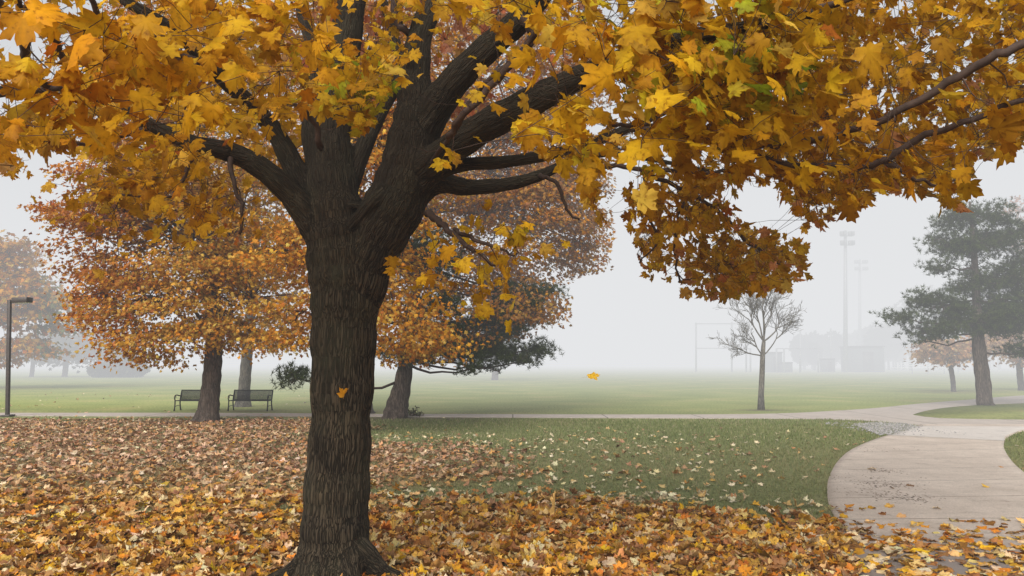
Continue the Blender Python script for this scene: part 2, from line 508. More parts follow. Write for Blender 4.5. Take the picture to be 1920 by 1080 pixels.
# grass island between the two back paths
V = [(*np.mean(ISL[:-1, :2], axis=0), 0.05)] + [(p[0], p[1], 0.032) for p in ISL[:-1]] + [(p[0], p[1], -0.02) for p in ISL[:-1]]
k = len(ISL) - 1
T = [(0, 1 + i, 1 + (i + 1) % k) for i in range(k)] + [(1 + i, 1 + k + i, 1 + (i + 1) % k) for i in range(k)] + [(1 + (i + 1) % k, 1 + k + i, 1 + k + (i + 1) % k) for i in range(k)]
mb = MB(); mb.add(V, T, np.tile(np.array([[0.03, 0.5, 0.12]]), (len(V), 1))); o = mb.build('grass_island', M_lawn, smooth=False); tag(o, kind='structure')
# gravel patch at the path corner
mb = MB()
gp = np.array([ground(*p)[:2] for p in [(1600, 797), (1640, 794), (1700, 796), (1722, 802), (1690, 812), (1650, 818), (1625, 808)]])
lo, hi = gp.min(0), gp.max(0)
cnt = 0
while cnt < 2600:
    q = rng.uniform(lo, hi)
    if not inpoly(q[0], q[1], gp) and rng.random() > 0.06: continue
    s = rng.uniform(0.012, 0.04); c = rng.uniform(0.16, 0.42)
    v = np.array([[1, 0, 0], [0, 1, 0], [-1, 0, 0], [0, -1, 0], [0, 0, .8]], float) * s * rng.uniform(.7, 1.2, (5, 1))
    a = rng.uniform(0, 6.28); v = v @ np.array([[math.cos(a), math.sin(a), 0], [-math.sin(a), math.cos(a), 0], [0, 0, 1]])
    mb.add(v + np.array([q[0], q[1], 0.026]), [(0, 1, 4), (1, 2, 4), (2, 3, 4), (3, 0, 4)], np.array([c, c * .95, c * .9]))
    cnt += 1
m_gr, nt, out = newmat('gravel'); n = N(nt)
p = n('ShaderNodeBsdfPrincipled', {'Base Color': n('ShaderNodeAttribute', attribute_name='Col').outputs['Color'], 'Roughness': 0.9})
nt.links.new(p.outputs[0], out.inputs[0])
o = mb.build('gravel', m_gr); tag(o, 'grey gravel and crumbled concrete at the corner where the paths meet', 'gravel', kind='stuff')
# soil crumbs on the path
mb = MB()
for cx_, cy_, nn_, sp_ in ((1645, 900, 60, .5), (1640, 925, 90, .4), (1700, 938, 140, .3), (1655, 886, 120, .22), (1665, 912, 140, .3), (1650, 845, 60, .6), (1770, 1030, 120, .5)):
    c = ground(cx_, cy_)
    for _ in range(nn_):
        q = c[:2] + rng.normal(0, sp_, 2) * np.array([.7, .55])
        if not on_path(q[0], q[1]): continue
        s = rng.uniform(0.006, 0.024)
        v = np.array([[1, 0, 0], [0, 1, 0], [-1, 0, 0], [0, -1, 0], [0, 0, .25]], float) * s * rng.uniform(.5, 1.3, (5, 1))
        mb.add(v + np.array([q[0], q[1], 0.0265]), [(0, 1, 4), (1, 2, 4), (2, 3, 4), (3, 0, 4)], np.array([.15, .115, .09]) * rng.uniform(.6, 1.6))
o = mb.build('soil_crumbs', m_gr); tag(o, 'dark crumbs of soil and leaf mould scattered on the path', 'soil', kind='stuff')

# ------------------------------------------------------------------ GRASS blades
mb = MB()
NB = 150000
d = 5.0 + (24 - 5.0) * rng.random(NB) ** 0.8
u = rng.uniform(-0.72, 0.74, NB)
bx_, by_ = u * d, d
den, tone, px, py = litter_density(bx_[:60000], by_[:60000])
# (density is smooth: look the remainder up from the first samples' grid)
from mathutils import kdtree
keepx = ~on_path(bx_, by_)
bx_, by_ = bx_[keepx], by_[keepx]
dd = by_
hgt = rng.uniform(0.025, 0.06, len(bx_)) * np.clip(1 + (dd - 8) * 0.02, 1, 1.3)
wid = rng.uniform(0.003, 0.006, len(bx_)) * np.clip(dd / 9, 1, 2.6)
az = rng.uniform(0, 6.28, len(bx_))
lean = rng.normal(0, 0.02, (len(bx_), 2))
P = np.stack([bx_, by_, np.zeros_like(bx_)], 1)
w = np.stack([np.cos(az) * wid, np.sin(az) * wid, np.zeros_like(az)], 1)
tip = P + np.stack([lean[:, 0], lean[:, 1], hgt], 1)
V = np.stack([P - w, P + w, tip], 1).reshape(-1, 3)
T = np.arange(len(V)).reshape(-1, 3)
gc = palette([(.135, .165, .058), (.18, .20, .082), (.28, .25, .14), (.10, .12, .05)], [4, 4, 2, 2], len(bx_))
straw = (np.clip(1 - np.abs(by_ - 13.2) / 4.5, 0, 1) * rng.random(len(by_)))[:, None]
gc = gc * (1 - straw) + np.array([.27, .225, .12]) * straw
C = np.repeat(gc, 3, 0); C[2::3] *= 1.25
mb.add(V, T, C)
o = mb.build('grass', M_needle); tag(o, 'short green lawn grass around the leaf litter and beside the path', 'grass', kind='stuff')

# ------------------------------------------------------------------ FALLEN LEAVES
GOLD = [(.66, .38, .07), (.55, .27, .04), (.72, .50, .20), (.36, .16, .05), (.78, .62, .36), (.62, .22, .035), (.22, .10, .04), (.74, .44, .03)]
GW = [2.6, 3.2, 2.4, 3.2, 1.6, 1.5, 1.8, .8]
BROWN = [(.46, .27, .16), (.56, .38, .24), (.32, .18, .10), (.68, .54, .38), (.52, .26, .10), (.22, .12, .07)]
BW = [3, 3, 2.2, 1.1, 1.3, .9]


def scatter(n, dmin, dmax, power=1.0):
    d = dmin + (dmax - dmin) * rng.random(n) ** power
    # uniform over area: widths grow with d
    u = rng.uniform(-0.74, 0.76, n)
    keep = rng.random(n) < d / dmax
    return (u * d)[keep], d[keep]


def litter(name, n, dmin, dmax, tmpl, smin, smax, lab, pathleaves=None):
    x, y = scatter(n, dmin, dmax)
    den, tone, px, py = litter_density(x, y)
    k = (rng.random(len(x)) < den) & ~on_path(x, y)
    # off the tree foot
    x, y, tone, den = x[k], y[k], tone[k], den[k]
    n = len(x)
    a = rng.uniform(0, 6.28, n)
    tip = np.stack([np.cos(a), np.sin(a), rng.normal(0, .25, n)], 1)
    nor = np.stack([rng.normal(0, .36, n), rng.normal(0, .36, n), np.where(rng.random(n) < .5, 1, -1)], 1)
    P = np.stack([x, y, rng.uniform(0.012, 0.045, n) + 0.02 * den], 1)
    cg = palette(GOLD, GW, n, .2); cb = palette(BROWN, BW, n, .2)
    t = np.clip(tone + rng.normal(0, .2, n), 0, 1)[:, None]
    c = cg * (1 - t) + cb * t
    pale = ((den < .2) & (rng.random(n) < .7))[:, None]
    c = np.where(pale, palette([(.78, .70, .48), (.72, .60, .36), (.70, .48, .2)], [3, 2, 1], n, .12), c)
    c *= (0.76 + 0.34 * rng.random((n, 1)))
    leaves(mb, P, tip, nor, rng.uniform(smin, smax, n) * np.where(pale[:, 0], .82, 1), c, tmpl, curl=.5, fold=.35, crumple=.07, centre=True)


mb = MB()
litter('a', 34000, 4.6, 10.5, LT_HI, .075, .135, '')
litter('b', 70000, 10.5, 25.5, LT_LOW, .075, .13, '')
litter('c', 20000, 25.5, 45, LT_LOW, .09, .13, '')
xx, yy = scatter(9000, 4.8, 9.5)
den_, _, px_, py_ = litter_density(xx, yy)
kk_ = on_path(xx, yy) & (rng.random(len(xx)) < np.minimum(1, den_ * 1.0 + .25 * (px_ < 1640) * (py_ > 950)))
xx, yy = xx[kk_], yy[kk_]; nn_ = len(xx); a_ = rng.uniform(0, 6.28, nn_)
leaves(mb, np.stack([xx, yy, rng.uniform(.032, .05, nn_)], 1), np.stack([np.cos(a_), np.sin(a_), rng.normal(0, .15, nn_)], 1),
       np.stack([rng.normal(0, .3, nn_), rng.normal(0, .3, nn_), np.ones(nn_)], 1), rng.uniform(.07, .12, nn_), palette(GOLD, GW, nn_, .2), LT_HI, curl=.45, fold=.3, crumple=.05, centre=True)
print('extra path leaves', nn_)
o = mb.build('leaf_litter', M_litter)
tag(o, 'carpet of fallen gold and brown maple leaves covering the lawn', 'fallen leaves', kind='stuff')

# individual leaves lying on the path
def single_leaf_mesh(name, col, seed):
    global rng
    keep = rng; rng = np.random.default_rng(seed)
    b = MB(); leaves(b, np.zeros((1, 3)), np.array([[0, 1., 0]]), np.array([[0, 0, 1.]]), np.array([1.0]), np.array([col]), LT_HI, curl=.45, fold=.35, crumple=.05, centre=True)
    rng = keep
    o = b.build(name, M_litter)
    return o


PLEAF = [('fallen gold maple leaf lying on the concrete path', (.68, .42, .06)), ('fallen pale tan maple leaf curled on the concrete path', (.74, .58, .36)),
         ('fallen orange brown maple leaf lying on the concrete path', (.50, .24, .07)), ('fallen dark brown withered maple leaf on the concrete path', (.22, .12, .06)),
         ('fallen cream maple leaf lying pale side up on the path', (.80, .70, .52))]
protos = []
for i, (lab, c) in enumerate(PLEAF):
    o = single_leaf_mesh('fallen_leaf', c, 40 + i)
    tag(o, lab, 'leaf', 'fallen leaves lying on the concrete path')
    protos.append(o)
cand = []
x, y = scatter(3400, 5.2, 16)
den, tone, px, py = litter_density(x, y)
on = on_path(x, y) & (rng.random(len(x)) < np.clip(den * 1.25, 0, 1)) & (px < 1960)
idx = np.nonzero(on)[0]; idx = rng.permutation(idx)[:290]
for q, i in enumerate(idx):
    kind = int(rng.choice(5, p=[.27, .30, .2, .1, .13]))
    o = protos[kind] if not protos[kind].get('_u') else protos[kind].copy()
    if protos[kind].get('_u'):
        COL.objects.link(o)
    else:
        protos[kind]['_u'] = 1
    s = float(rng.uniform(.07, .135))
    o.location = (float(x[i]), float(y[i]), 0.026 + s * 0.14)
    o.rotation_euler = (float(rng.normal(0, .22)), float(rng.normal(0, .22)), float(rng.uniform(0, 6.28)))
    o.scale = (s, s, s)
for o in list(COL.objects):
    if '_u' in o: del o['_u']
print('path leaves', len(idx))

# leaves in the air
def air_leaf(px, py, Y, s, col, tipd, nrm, lab, seed, wid=1.0):
    from mathutils import Matrix
    o = single_leaf_mesh('falling_leaf', col, seed)
    tag(o, lab, 'leaf', 'maple leaves falling through the air')
    y = Vector(tipd).normalized(); z = Vector(nrm); z = (z - y * z.dot(y)).normalized(); x = y.cross(z)
    m = Matrix((x, y, z)).transposed().to_4x4(); m.translation = Vector(at(px, py, Y))
    o.matrix_world = m @ Matrix.Diagonal((s * wid, s, s * wid, 1))


air_leaf(1112, 705, 5.2, .082, (.72, .45, .04), (1, .25, .12), (.2, -.62, .72), 'gold maple leaf drifting down in the air above the far field', 64, .62)
air_leaf(646, 737, 5.3, .075, (.70, .34, .02), (.45, .1, .9), (.95, -.35, -.2), 'yellow maple leaf falling in front of the big trunk', 62)
air_leaf(1041, 945, 5.0, .135, (.70, .46, .16), (.08, .1, 1), (.99, -.08, 0), 'tan maple leaf falling edge on just above the leaf carpet', 63, .42)

# ------------------------------------------------------------------ BIG NEAR MAPLE
TY = 6.46
BASE = np.array([at(630, 1070, TY)[0], TY, 0.0])
near = empty('maple_tree', BASE, 'big maple with dark furrowed trunk and golden leaves in the foreground', 'tree')


def limb(pts):
    """(px, py, Y, width px) -> positions, radii, smoothed"""
    P = np.array([at(a, b, c) for a, b, c, w in pts]); r = np.array([w / 2 * c / F for a, b, c, w in pts])
    Q, q = [], []
    for i in range(len(P) - 1):
        p0 = P[max(i - 1, 0)]; p1 = P[i]; p2 = P[i + 1]; p3 = P[min(i + 2, len(P) - 1)]
        for t in np.linspace(0, 1, 5, endpoint=False):
            Q.append(0.5 * ((2 * p1) + (-p0 + p2) * t + (2 * p0 - 5 * p1 + 4 * p2 - p3) * t * t + (-p0 + 3 * p1 - 3 * p2 + p3) * t ** 3))
            q.append(r[i] * (1 - t) + r[i + 1] * t)
    Q.append(P[-1]); q.append(r[-1])
    return np.array(Q), np.array(q)


T0 = TY
MAIN = [
    [(618, 1110, T0, 170), (622, 1072, T0, 150), (627, 1040, T0, 136), (628, 1000, T0, 128), (632, 900, T0, 119), (639, 780, T0, 112), (645, 650, T0, 119), (648, 560, T0, 130), (645, 500, T0, 138), (638, 440, T0, 125), (628, 380, T0, 100), (620, 310, T0 + .1, 88), (620, 230, T0 + .2, 80), (640, 120, T0 + .3, 68), (660, 0, T0 + .4, 56), (668, -160, T0 + .5, 45), (690, -400, T0 + .6, 30)],
    # right main stem
    [(655, 600, T0, 100), (672, 520, T0, 118), (700, 450, T0, 120), (738, 390, T0, 116), (762, 330, T0, 112), (775, 270, T0 - .05, 104), (782, 215, T0 - .1, 88), (778, 150, T0 - .1, 60), (790, 60, T0, 46), (825, -30, T0 + .1, 40), (860, -200, T0 + .2, 30)],
    # D2
    [(770, 290, T0, 70), (812, 210, T0 - .2, 70), (855, 150, T0 - .4, 60), (920, 85, T0 - .6, 58), (985, 25, T0 - .8, 50), (1050, -60, T0 - 1.0, 38)],
    # D3 thick right limb
    [(780, 330, T0, 60), (850, 275, T0 - .5, 60), (930, 225, T0 - .9, 60), (1000, 190, T0 - 1.2, 60), (1065, 155, T0 - 1.5, 52), (1170, 110, T0 - 1.9, 40), (1290, 70, T0 - 2.3, 34), (1400, 50, T0 - 2.5, 26), (1560, 20, T0 - 2.6, 16)],
    # E
    [(770, 370, T0, 50), (815, 325, T0 - .2, 36), (870, 308, T0 - .3, 27), (960, 302, T0 - .5, 25), (1080, 278, T0 - .7, 22), (1180, 240, T0 - .9, 19), (1290, 190, T0 - 1.0, 13), (1420, 150, T0 - 1.2, 8)],
    # F
    [(760, 390, T0, 60), (815, 345, T0 + .05, 44), (880, 352, T0 + .1, 32), (950, 346, T0 + .1, 27), (1010, 330, T0, 22), (1080, 300, T0 - .1, 16), (1160, 290, T0 - .2, 12), (1330, 320, T0 - .4, 7)],
    # A left limb
    [(625, 470, T0, 70), (590, 420, T0 - .05, 62), (545, 365, T0 - .15, 48), (490, 315, T0 - .3, 44), (430, 285, T0 - .45, 40), (365, 270, T0 - .6, 34), (285, 235, T0 - .8, 26), (200, 190, T0 - 1.0, 20), (90, 160, T0 - 1.2, 16), (-60, 175, T0 - 1.3, 12)],
    # B left inner
    [(610, 420, T0 + .05, 60), (575, 360, T0 + .05, 46), (548, 305, T0, 42), (515, 245, T0 - .1, 38), (470, 195, T0 - .3, 34), (400, 130, T0 - .6, 30), (330, 60, T0 - .9, 28), (240, 5, T0 - 1.1, 24), (120, -80, T0 - 1.3, 18)],
    # C2 slim inner stem
    [(605, 360, T0 + .25, 40), (588, 290, T0 + .35, 36), (580, 220, T0 + .45, 32), (592, 120, T0 + .6, 26), (560, 0, T0 + .8, 20), (540, -120, T0 + 1, 14)],
    # low stub across the fork
    [(628, 445, T0 - .18, 24), (655, 425, T0 - .22, 24), (682, 395, T0 - .26, 22), (705, 372, T0 - .24, 26), (735, 350, T0 - .12, 30)],
    [(640, 385, T0 - .15, 22), (665, 385, T0 - .2, 14), (690, 390, T0 - .22, 12)],
    # stem behind between forks
    [(650, 360, T0 + .1, 46), (680, 280, T0 + .2, 34), (712, 215, T0 + .3, 28), (750, 130, T0 + .4, 24), (730, 40, T0 + .6, 18), (700, -60, T0 + .8, 14)],
    # roots
    [(610, 1000, T0 - .1, 60), (585, 1042, T0 - .12, 52), (548, 1072, T0 - .15, 36), (490, 1092, T0 - .2, 14)],
    [(650, 1010, T0 - .1, 60), (690, 1050, T0 - .08, 50), (722, 1076, T0 - .08, 34), (790, 1096, T0 - .1, 12)],
    [(620, 1010, T0 - .12, 70), (600, 1070, T0 - .2, 60), (580, 1130, T0 - .42, 18)],
    [(640, 1010, T0 - .12, 60), (655, 1070, T0 - .22, 50), (668, 1130, T0 - .42, 18)],
    [(640, 1000, T0 + .1, 60), (680, 1055, T0 + .25, 40), (710, 1062, T0 + .5, 14)],
]
mb = MB(); SEG = []
nodes, nrad = [], []
for li, L in enumerate(MAIN):
    Q, q = limb(L)
    q = q * (1 + 0.035 * np.sin(np.arange(len(q)) * 1.7 + li))
    mb.tube(Q, q, 20)
    for i in range(len(Q) - 1):
        SEG.append((Q[i], Q[i + 1], li, q[i], q[i + 1]))
    if li in (0, 1):
        for a_, r_ in zip(Q[len(Q) // 2:], q[len(Q) // 2:]): nodes.append(a_); nrad.append(r_)
    elif li < 9 or li == 11:
        for a_, r_ in zip(Q[6:], q[6:]): nodes.append(a_); nrad.append(r_)
tmp = mb.build('trunk_build', M_bark)
rm = tmp.modifiers.new('r', 'REMESH'); rm.mode = 'VOXEL'; rm.voxel_size = 0.0125
sm = tmp.modifiers.new('s', 'SMOOTH'); sm.factor = 0.6; sm.iterations = 5
dg = bpy.context.evaluated_depsgraph_get()
me = bpy.data.meshes.new_from_object(tmp.evaluated_get(dg))
bpy.data.objects.remove(tmp)
nv = len(me.vertices)
co = np.empty(nv * 3, np.float32); me.vertices.foreach_get('co', co); co = co.reshape(-1, 3).astype(float)
no = np.empty(nv * 3, np.float32); me.vertices.foreach_get('normal', no); no = no.reshape(-1, 3)
best = np.full(nv, 1e9); bark = np.zeros((nv, 3)); along = {}
acc = {}
for (a, b, li, ra, rb) in SEG:
    ab = b - a; L = np.linalg.norm(ab)
    t = np.clip(((co - a) @ ab) / (L * L), 0, 1)
    c = a + t[:, None] * ab
    rad_ = ra + t * (rb - ra)
    dd = np.linalg.norm(co - c, axis=1) / rad_
    s0 = acc.get(li, 0.0)
    k = dd < best - 1e-4
    best[k] = dd[k]
    ax = ab / L
    ref = np.array([1.0, 0, 0]) if abs(ax[0]) < .8 else np.array([0, 1.0, 0])
    u = ref - ax * (ref @ ax); u /= np.linalg.norm(u); w = np.cross(ax, u)
    rel = co - c
    bark[k, 0] = (rel @ u)[k]; bark[k, 1] = (rel @ w)[k]
    bark[k, 2] = (s0 + t * L)[k] + li * 3.7
    acc[li] = s0 + L
# gentle relief: long interlacing ridges + knobs
from mathutils import Euler
ROT = Euler((.62, .48, .35)).to_matrix()
disp = np.zeros(nv)
for i in range(nv):
    x_, y_, z_ = bark[i]
    r1 = mn.noise(ROT @ Vector((x_ * 30, y_ * 30, z_ * 2.6)))
    r2 = mn.noise(Vector((x_ * 5, y_ * 5, z_ * 1.8 + 9)))
    r3 = mn.noise(ROT @ Vector((x_ * 62, y_ * 62, z_ * 6)))
    rr_ = min(1.0, math.hypot(x_, y_) / .13)
    disp[i] = ((-abs(r1) * 0.016 + r3 * 0.004) + r2 * 0.018) * rr_
co += no * disp[:, None]
co -= BASE
me.vertices.foreach_set('co', co.astype(np.float32).ravel())
atb = me.attributes.new('bark', 'FLOAT_VECTOR', 'POINT'); atb.data.foreach_set('vector', bark.astype(np.float32).ravel())
me.materials.clear(); me.materials.append(M_bark)
me.polygons.foreach_set('use_smooth', np.ones(len(me.polygons), bool))
me.name = 'trunk'
trunk = bpy.data.objects.new('trunk', me); COL.objects.link(trunk); trunk.parent = near
print('trunk verts', nv)

# thinner hand-placed branches
THIN = [
    [(1180, 240, 5.5, 14), (1290, 260, 5.3, 13), (1400, 285, 5.1, 13), (1450, 303, 5.0, 13), (1500, 312, 4.9, 13), (1580, 313, 4.8, 13), (1650, 303, 4.7, 14), (1720, 262, 4.6, 14), (1800, 232, 4.4, 12), (1900, 195, 4.3, 11), (2000, 170, 4.2, 8)],
    [(1290, 190, 5.4, 14), (1430, 270, 5.0, 14), (1530, 262, 4.7, 13), (1590, 245, 4.5, 13), (1680, 212, 4.3, 15), (1780, 155, 4.1, 17), (1870, 105, 3.9, 18), (1960, 60, 3.8, 18), (2100, 0, 3.7, 14)],
    [(1290, 70, 4.1, 20), (1400, 60, 4.1, 16), (1560, 5, 4.0, 14), (1700, -40, 3.9, 12)],
    [(1650, 303, 4.7, 9), (1700, 325, 4.7, 8), (1755, 350, 4.7, 6), (1790, 340, 4.6, 4)],
    [(1080, 300, 6.3, 12), (1140, 310, 6.2, 10), (1230, 318, 6.2, 9), (1340, 322, 6.2, 8), (1400, 318, 6.1, 6)],
    [(1010, 330, 6.4, 9), (1045, 345, 6.4, 8), (1060, 385, 6.4, 6), (1085, 415, 6.4, 4)],
    [(1200, 318, 6.2, 9), (1290, 360, 6.6, 8), (1350, 400, 7.2, 8), (1400, 450, 7.8, 8), (1440, 480, 8.2, 6), (1470, 500, 8.4, 4)],
    [(1290, 350, 6.6, 7), (1270, 420, 6.7, 6), (1265, 480, 6.8, 5), (1275, 530, 6.8, 3)],
    [(1210, 325, 6.2, 7), (1215, 400, 6.3, 6), (1230, 450, 6.3, 4), (1200, 490, 6.3, 3)],
    [(800, 400, 6.3, 16), (835, 425, 6.0, 13), (870, 455, 5.9, 10), (900, 475, 5.8, 8), (925, 500, 5.7, 5)],
    [(850, 430, 6.0, 9), (890, 450, 5.9, 8), (930, 465, 5.8, 6), (965, 480, 5.7, 4)],
    [(980, 30, 5.6, 26), (1000, 60, 5.6, 22), (985, 90, 5.6, 10)],
    [(1080, 215, 5.0, 10), (1130, 230, 5.0, 9), (1190, 235, 5.0, 7), (1260, 230, 4.9, 5)],
    [(800, 320, 6.2, 9), (845, 250, 5.6, 10), (905, 165, 5.2, 13), (955, 120, 5.0, 12)],
    [(840, 260, 5.4, 12), (870, 215, 5.2, 14), (950, 130, 5.0, 15), (1010, 60, 4.9, 12)],
    [(290, 235, 5.7, 14), (230, 255, 5.5, 11), (140, 270, 5.3, 9), (60, 262, 5.1, 8), (0, 268, 5, 6), (-60, 280, 5, 5)],
    [(90, 160, 5.2, 16), (40, 130, 4.8, 18), (50, 70, 4.5, 20), (10, 20, 4.2, 22), (-40, -40, 4.0, 20)],
    [(200, 190, 5.4, 16), (130, 125, 5.0, 14), (90, 60, 4.7, 13), (40, 10, 4.4, 12), (0, -40, 4.2, 10)],
    [(400, 130, 5.8, 20), (300, 90, 5.4, 15), (200, 60, 5.0, 14), (180, 20, 4.8, 12), (150, -40, 4.6, 10)],
    [(430, 290, 6.0, 12), (440, 350, 5.9, 8), (455, 390, 5.9, 7), (450, 440, 5.9, 5)],
    [(365, 280, 5.8, 9), (330, 360, 5.8, 7), (290, 370, 5.7, 5), (230, 365, 5.7, 4)],
    [(-60, 175, 5.1, 14), (0, 178, 5.1, 13), (60, 172, 5.2, 13), (110, 165, 5.2, 14)],
    [(600, 280, 6.2, 14), (590, 230, 6.1, 10), (560, 200, 5.9, 7), (520, 190, 5.7, 5)],
    [(740, 0, 6.4, 16), (745, 40, 6.4, 18), (770, 60, 6.4, 12)],
]
mbt = MB()
def nodeadd(Q, q):
    for a_, r_ in zip(Q, q): nodes.append(a_); nrad.append(r_)
for L in THIN:
    Q, q = limb(L)
    Q = Q + rng.normal(0, .008, Q.shape)
    mbt.tube(Q, q, 7); nodeadd(Q[2:], q[2:])

# leaf clusters
Bx = [-300, 0, 45, 100, 160, 230, 260, 310, 400, 470, 560, 600, 700, 720, 860, 900, 1000, 1080, 1108, 1150, 1165, 1185, 1200, 1260, 1320, 1420, 1500, 1508, 1513, 1520, 1530, 1600, 1650, 1740, 1775, 1810, 1822, 1900, 1960, 2300]
By = [330, 335, 335, 310, 285, 300, 350, 360, 330, 320, 300, 285, 260, 325, 325, 290, 300, 320, 425, 425, 330, 440, 520, 550, 568, 550, 545, 500, 430, 425, 430, 395, 365, 365, 400, 370, 310, 285, 260, 250]
SKY = [  # see-through gaps in the crown edge (picture polygons)
    [(1120, 320), (1155, 330), (1180, 400), (1175, 470), (1150, 460), (1120, 370)],
    [(1385, 345), (1440, 352), (1490, 400), (1520, 460), (1515, 470), (1470, 445), (1400, 430), (1380, 390)],
    [(0, 285), (110, 285), (155, 290), (160, 330), (90, 330), (30, 300)],
    [(-80, 35), (40, 62), (52, 98), (-80, 92)], [(118, -10), (182, 5), (188, 58), (128, 45)], [(28, 100), (62, 108), (50, 130), (20, 125)], [(-60, 185), (60, 182), (40, 215), (-60, 220)],
    [(1110, 180), (1160, 185), (1150, 225), (1105, 220)], [(1135, 5), (1165, 10), (1160, 50), (1140, 45)], [(1160, 300), (1215, 300), (1200, 345), (1150, 360), (1135, 320)],
]
KEEP = [((-20, 5), (110, 160), 20, .88), ((70, -10), (150, 130), 12, .75), ((185, -10), (240, 70), 12, .6), ((250, 20), (330, 70), 20, .75), ((345, 110), (430, 190), 20, .8), ((-20, 178), (110, 165), 14, .8), ((300, 240), (240, 210), 14, .4),
        ((600, 430), (400, 280), 34, .9), ((400, 280), (300, 240), 16, .6), ((630, 470), (615, 290), 62, .93), ((700, 470), (780, 230), 72, .86), ((800, 215), (975, 45), 30, .6), ((850, 265), (1065, 158), 36, .85),
        ((850, 350), (1030, 325), 24, .8), ((860, 306), (1180, 240), 17, .7), ((575, 370), (505, 235), 26, .8), ((655, 60), (662, -10), 34, .8), ((600, 280), (615, 180), 30, .5), ((585, 330), (582, 240), 22, .6),
        ((1450, 305), (1660, 305), 12, .6), ((1660, 300), (1860, 200), 11, .6), ((1590, 245), (1900, 95), 14, .75), ((50, 60), (100, 140), 14, .5), ((960, 345), (1000, 400), 30, .6)]


def segd(px, py, a, b):
    a = np.array(a, float); b = np.array(b, float); ab = b - a
    t = np.clip(((px - a[0]) * ab[0] + (py - a[1]) * ab[1]) / (ab @ ab), 0, 1)
    return np.hypot(px - a[0] - t * ab[0], py - a[1] - t * ab[1])


def allowed(P, free=False):
    px, py = project(P)
    k = np.ones(len(P), bool)
    if not free:
        k &= py < np.interp(px, Bx, By)
    for poly in SKY: k &= ~inpoly(px, py, poly)
    for a, b, r, pr in KEEP:
        k &= ~((segd(px, py, a, b) < r) & (rng.random(len(P)) < pr) & (P[:, 1] < TY + .3))
    return k


REG = [  # x0 x1 y0 y1  depth0 depth1  clusters  leaves/cluster  spread  tone  free
    (-160, 420, -90, 250, 3.0, 4.3, 62, 7, .15, 'amber', 0),
    (380, 620, -90, 200, 3.6, 5.4, 22, 6, .15, 'amber', 0),
    (-120, 600, 150, 330, 4.4, 7.5, 70, 9, .20, 'gold', 0),
    (-160, 600, -90, 200, 5.5, 9.0, 42, 9, .25, 'gold', 0),
    (600, 1000, -90, 240, 4.6, 6.2, 40, 7, .16, 'bright', 0),
    (600, 1100, -90, 200, 7.0, 9.5, 40, 10, .25, 'pink', 0),
    (600, 700, 140, 240, 4.8, 5.4, 9, 8, .13, 'green', 0),
    (950, 1500, -90, 300, 3.2, 4.8, 105, 8, .16, 'bright', 0),
    (1220, 1460, 60, 180, 3.4, 4.2, 14, 7, .13, 'green', 0),
    (1050, 1600, -60, 330, 5.0, 8.5, 75, 9, .24, 'gold', 0),
    (1450, 2150, -90, 340, 3.9, 6.0, 118, 8, .2, 'amber', 0),
    (1480, 2150, -60, 420, 6.0, 9.5, 135, 11, .28, 'deep', 0),
    (1500, 1850, 280, 440, 5.0, 7.0, 44, 8, .18, 'deep', 0),
    (1180, 1420, 290, 420, 5.8, 7.4, 38, 8, .2, 'gold', 0),
    (1190, 1440, 400, 575, 6.2, 8.0, 34, 8, .2, 'deep', 0),
    (1345, 1500, 445, 560, 7.4, 9.4, 44, 11, .24, 'deep', 0),
    (1085, 1150, 330, 435, 5.9, 6.6, 7, 5, .12, 'gold', 0),
    (770, 985, 405, 540, 5.4, 6.2, 16, 6, .16, 'bright', 1),
    (1180, 1250, 420, 520, 6.1, 6.5, 8, 5, .12, 'deep', 0),
    (730, 870, 270, 330, 5.3, 5.8, 6, 5, .10, 'bright', 0),
    (0, 45, 290, 335, 3.6, 4.0, 3, 4, .08, 'amber', 0),
    (240, 300, 320, 370, 4.6, 5.2, 4, 4, .08, 'amber', 1),
    (650, 660, 436, 442, 6.1, 6.2, 1, 1, .01, 'bright', 1),
    (180, 560, 290, 400, 5.6, 8.0, 44, 8, .2, 'gold', 1),
    # crown above the frame
    (-300, 2200, -700, -90, 4.5, 9.5, 260, 11, .35, 'gold', 0),
]
PAL = {
    'amber': ([(.64, .37, .018), (.58, .30, .015), (.70, .44, .03), (.44, .22, .015), (.72, .46, .15), (.45, .15, .02)], [4, 3, 2.4, 1.2, .06, .15]),
    'gold': ([(.62, .38, .022), (.56, .32, .02), (.70, .46, .05), (.42, .23, .02), (.36, .12, .02)], [4, 3, 2, 1.4, .15]),
    'bright': ([(.66, .43, .025), (.60, .36, .02), (.70, .50, .06), (.52, .28, .02), (.52, .45, .03)], [4, 3, 1.5, 1.6, .4]),
    'green': ([(.42, .45, .04), (.60, .52, .04), (.72, .50, .04), (.25, .34, .03)], [3, 3, 2, 1.2]),
    'pink': ([(.50, .24, .12), (.58, .32, .10), (.55, .20, .08)], [3, 2, 2]),
    'deep': ([(.56, .34, .025), (.60, .39, .035), (.46, .26, .02), (.66, .46, .08), (.36, .17, .02), (.58, .30, .10)], [4, 3, 2.2, 1.4, .4, 1.2]),
}
clus = []
for (x0, x1, y0, y1, d0, d1, nc, nl, sp, tone_, fr) in REG:
    c = 0; tries = 0
    while c < nc and tries < nc * 40:
        tries += 1
        P = at(rng.uniform(x0, x1), rng.uniform(y0, y1), rng.uniform(d0, d1))
        if not allowed(P[None] - np.array([0, 0, 0.04]), bool(fr))[0]: continue
        clus.append((P, nl, sp, tone_, bool(fr))); c += 1
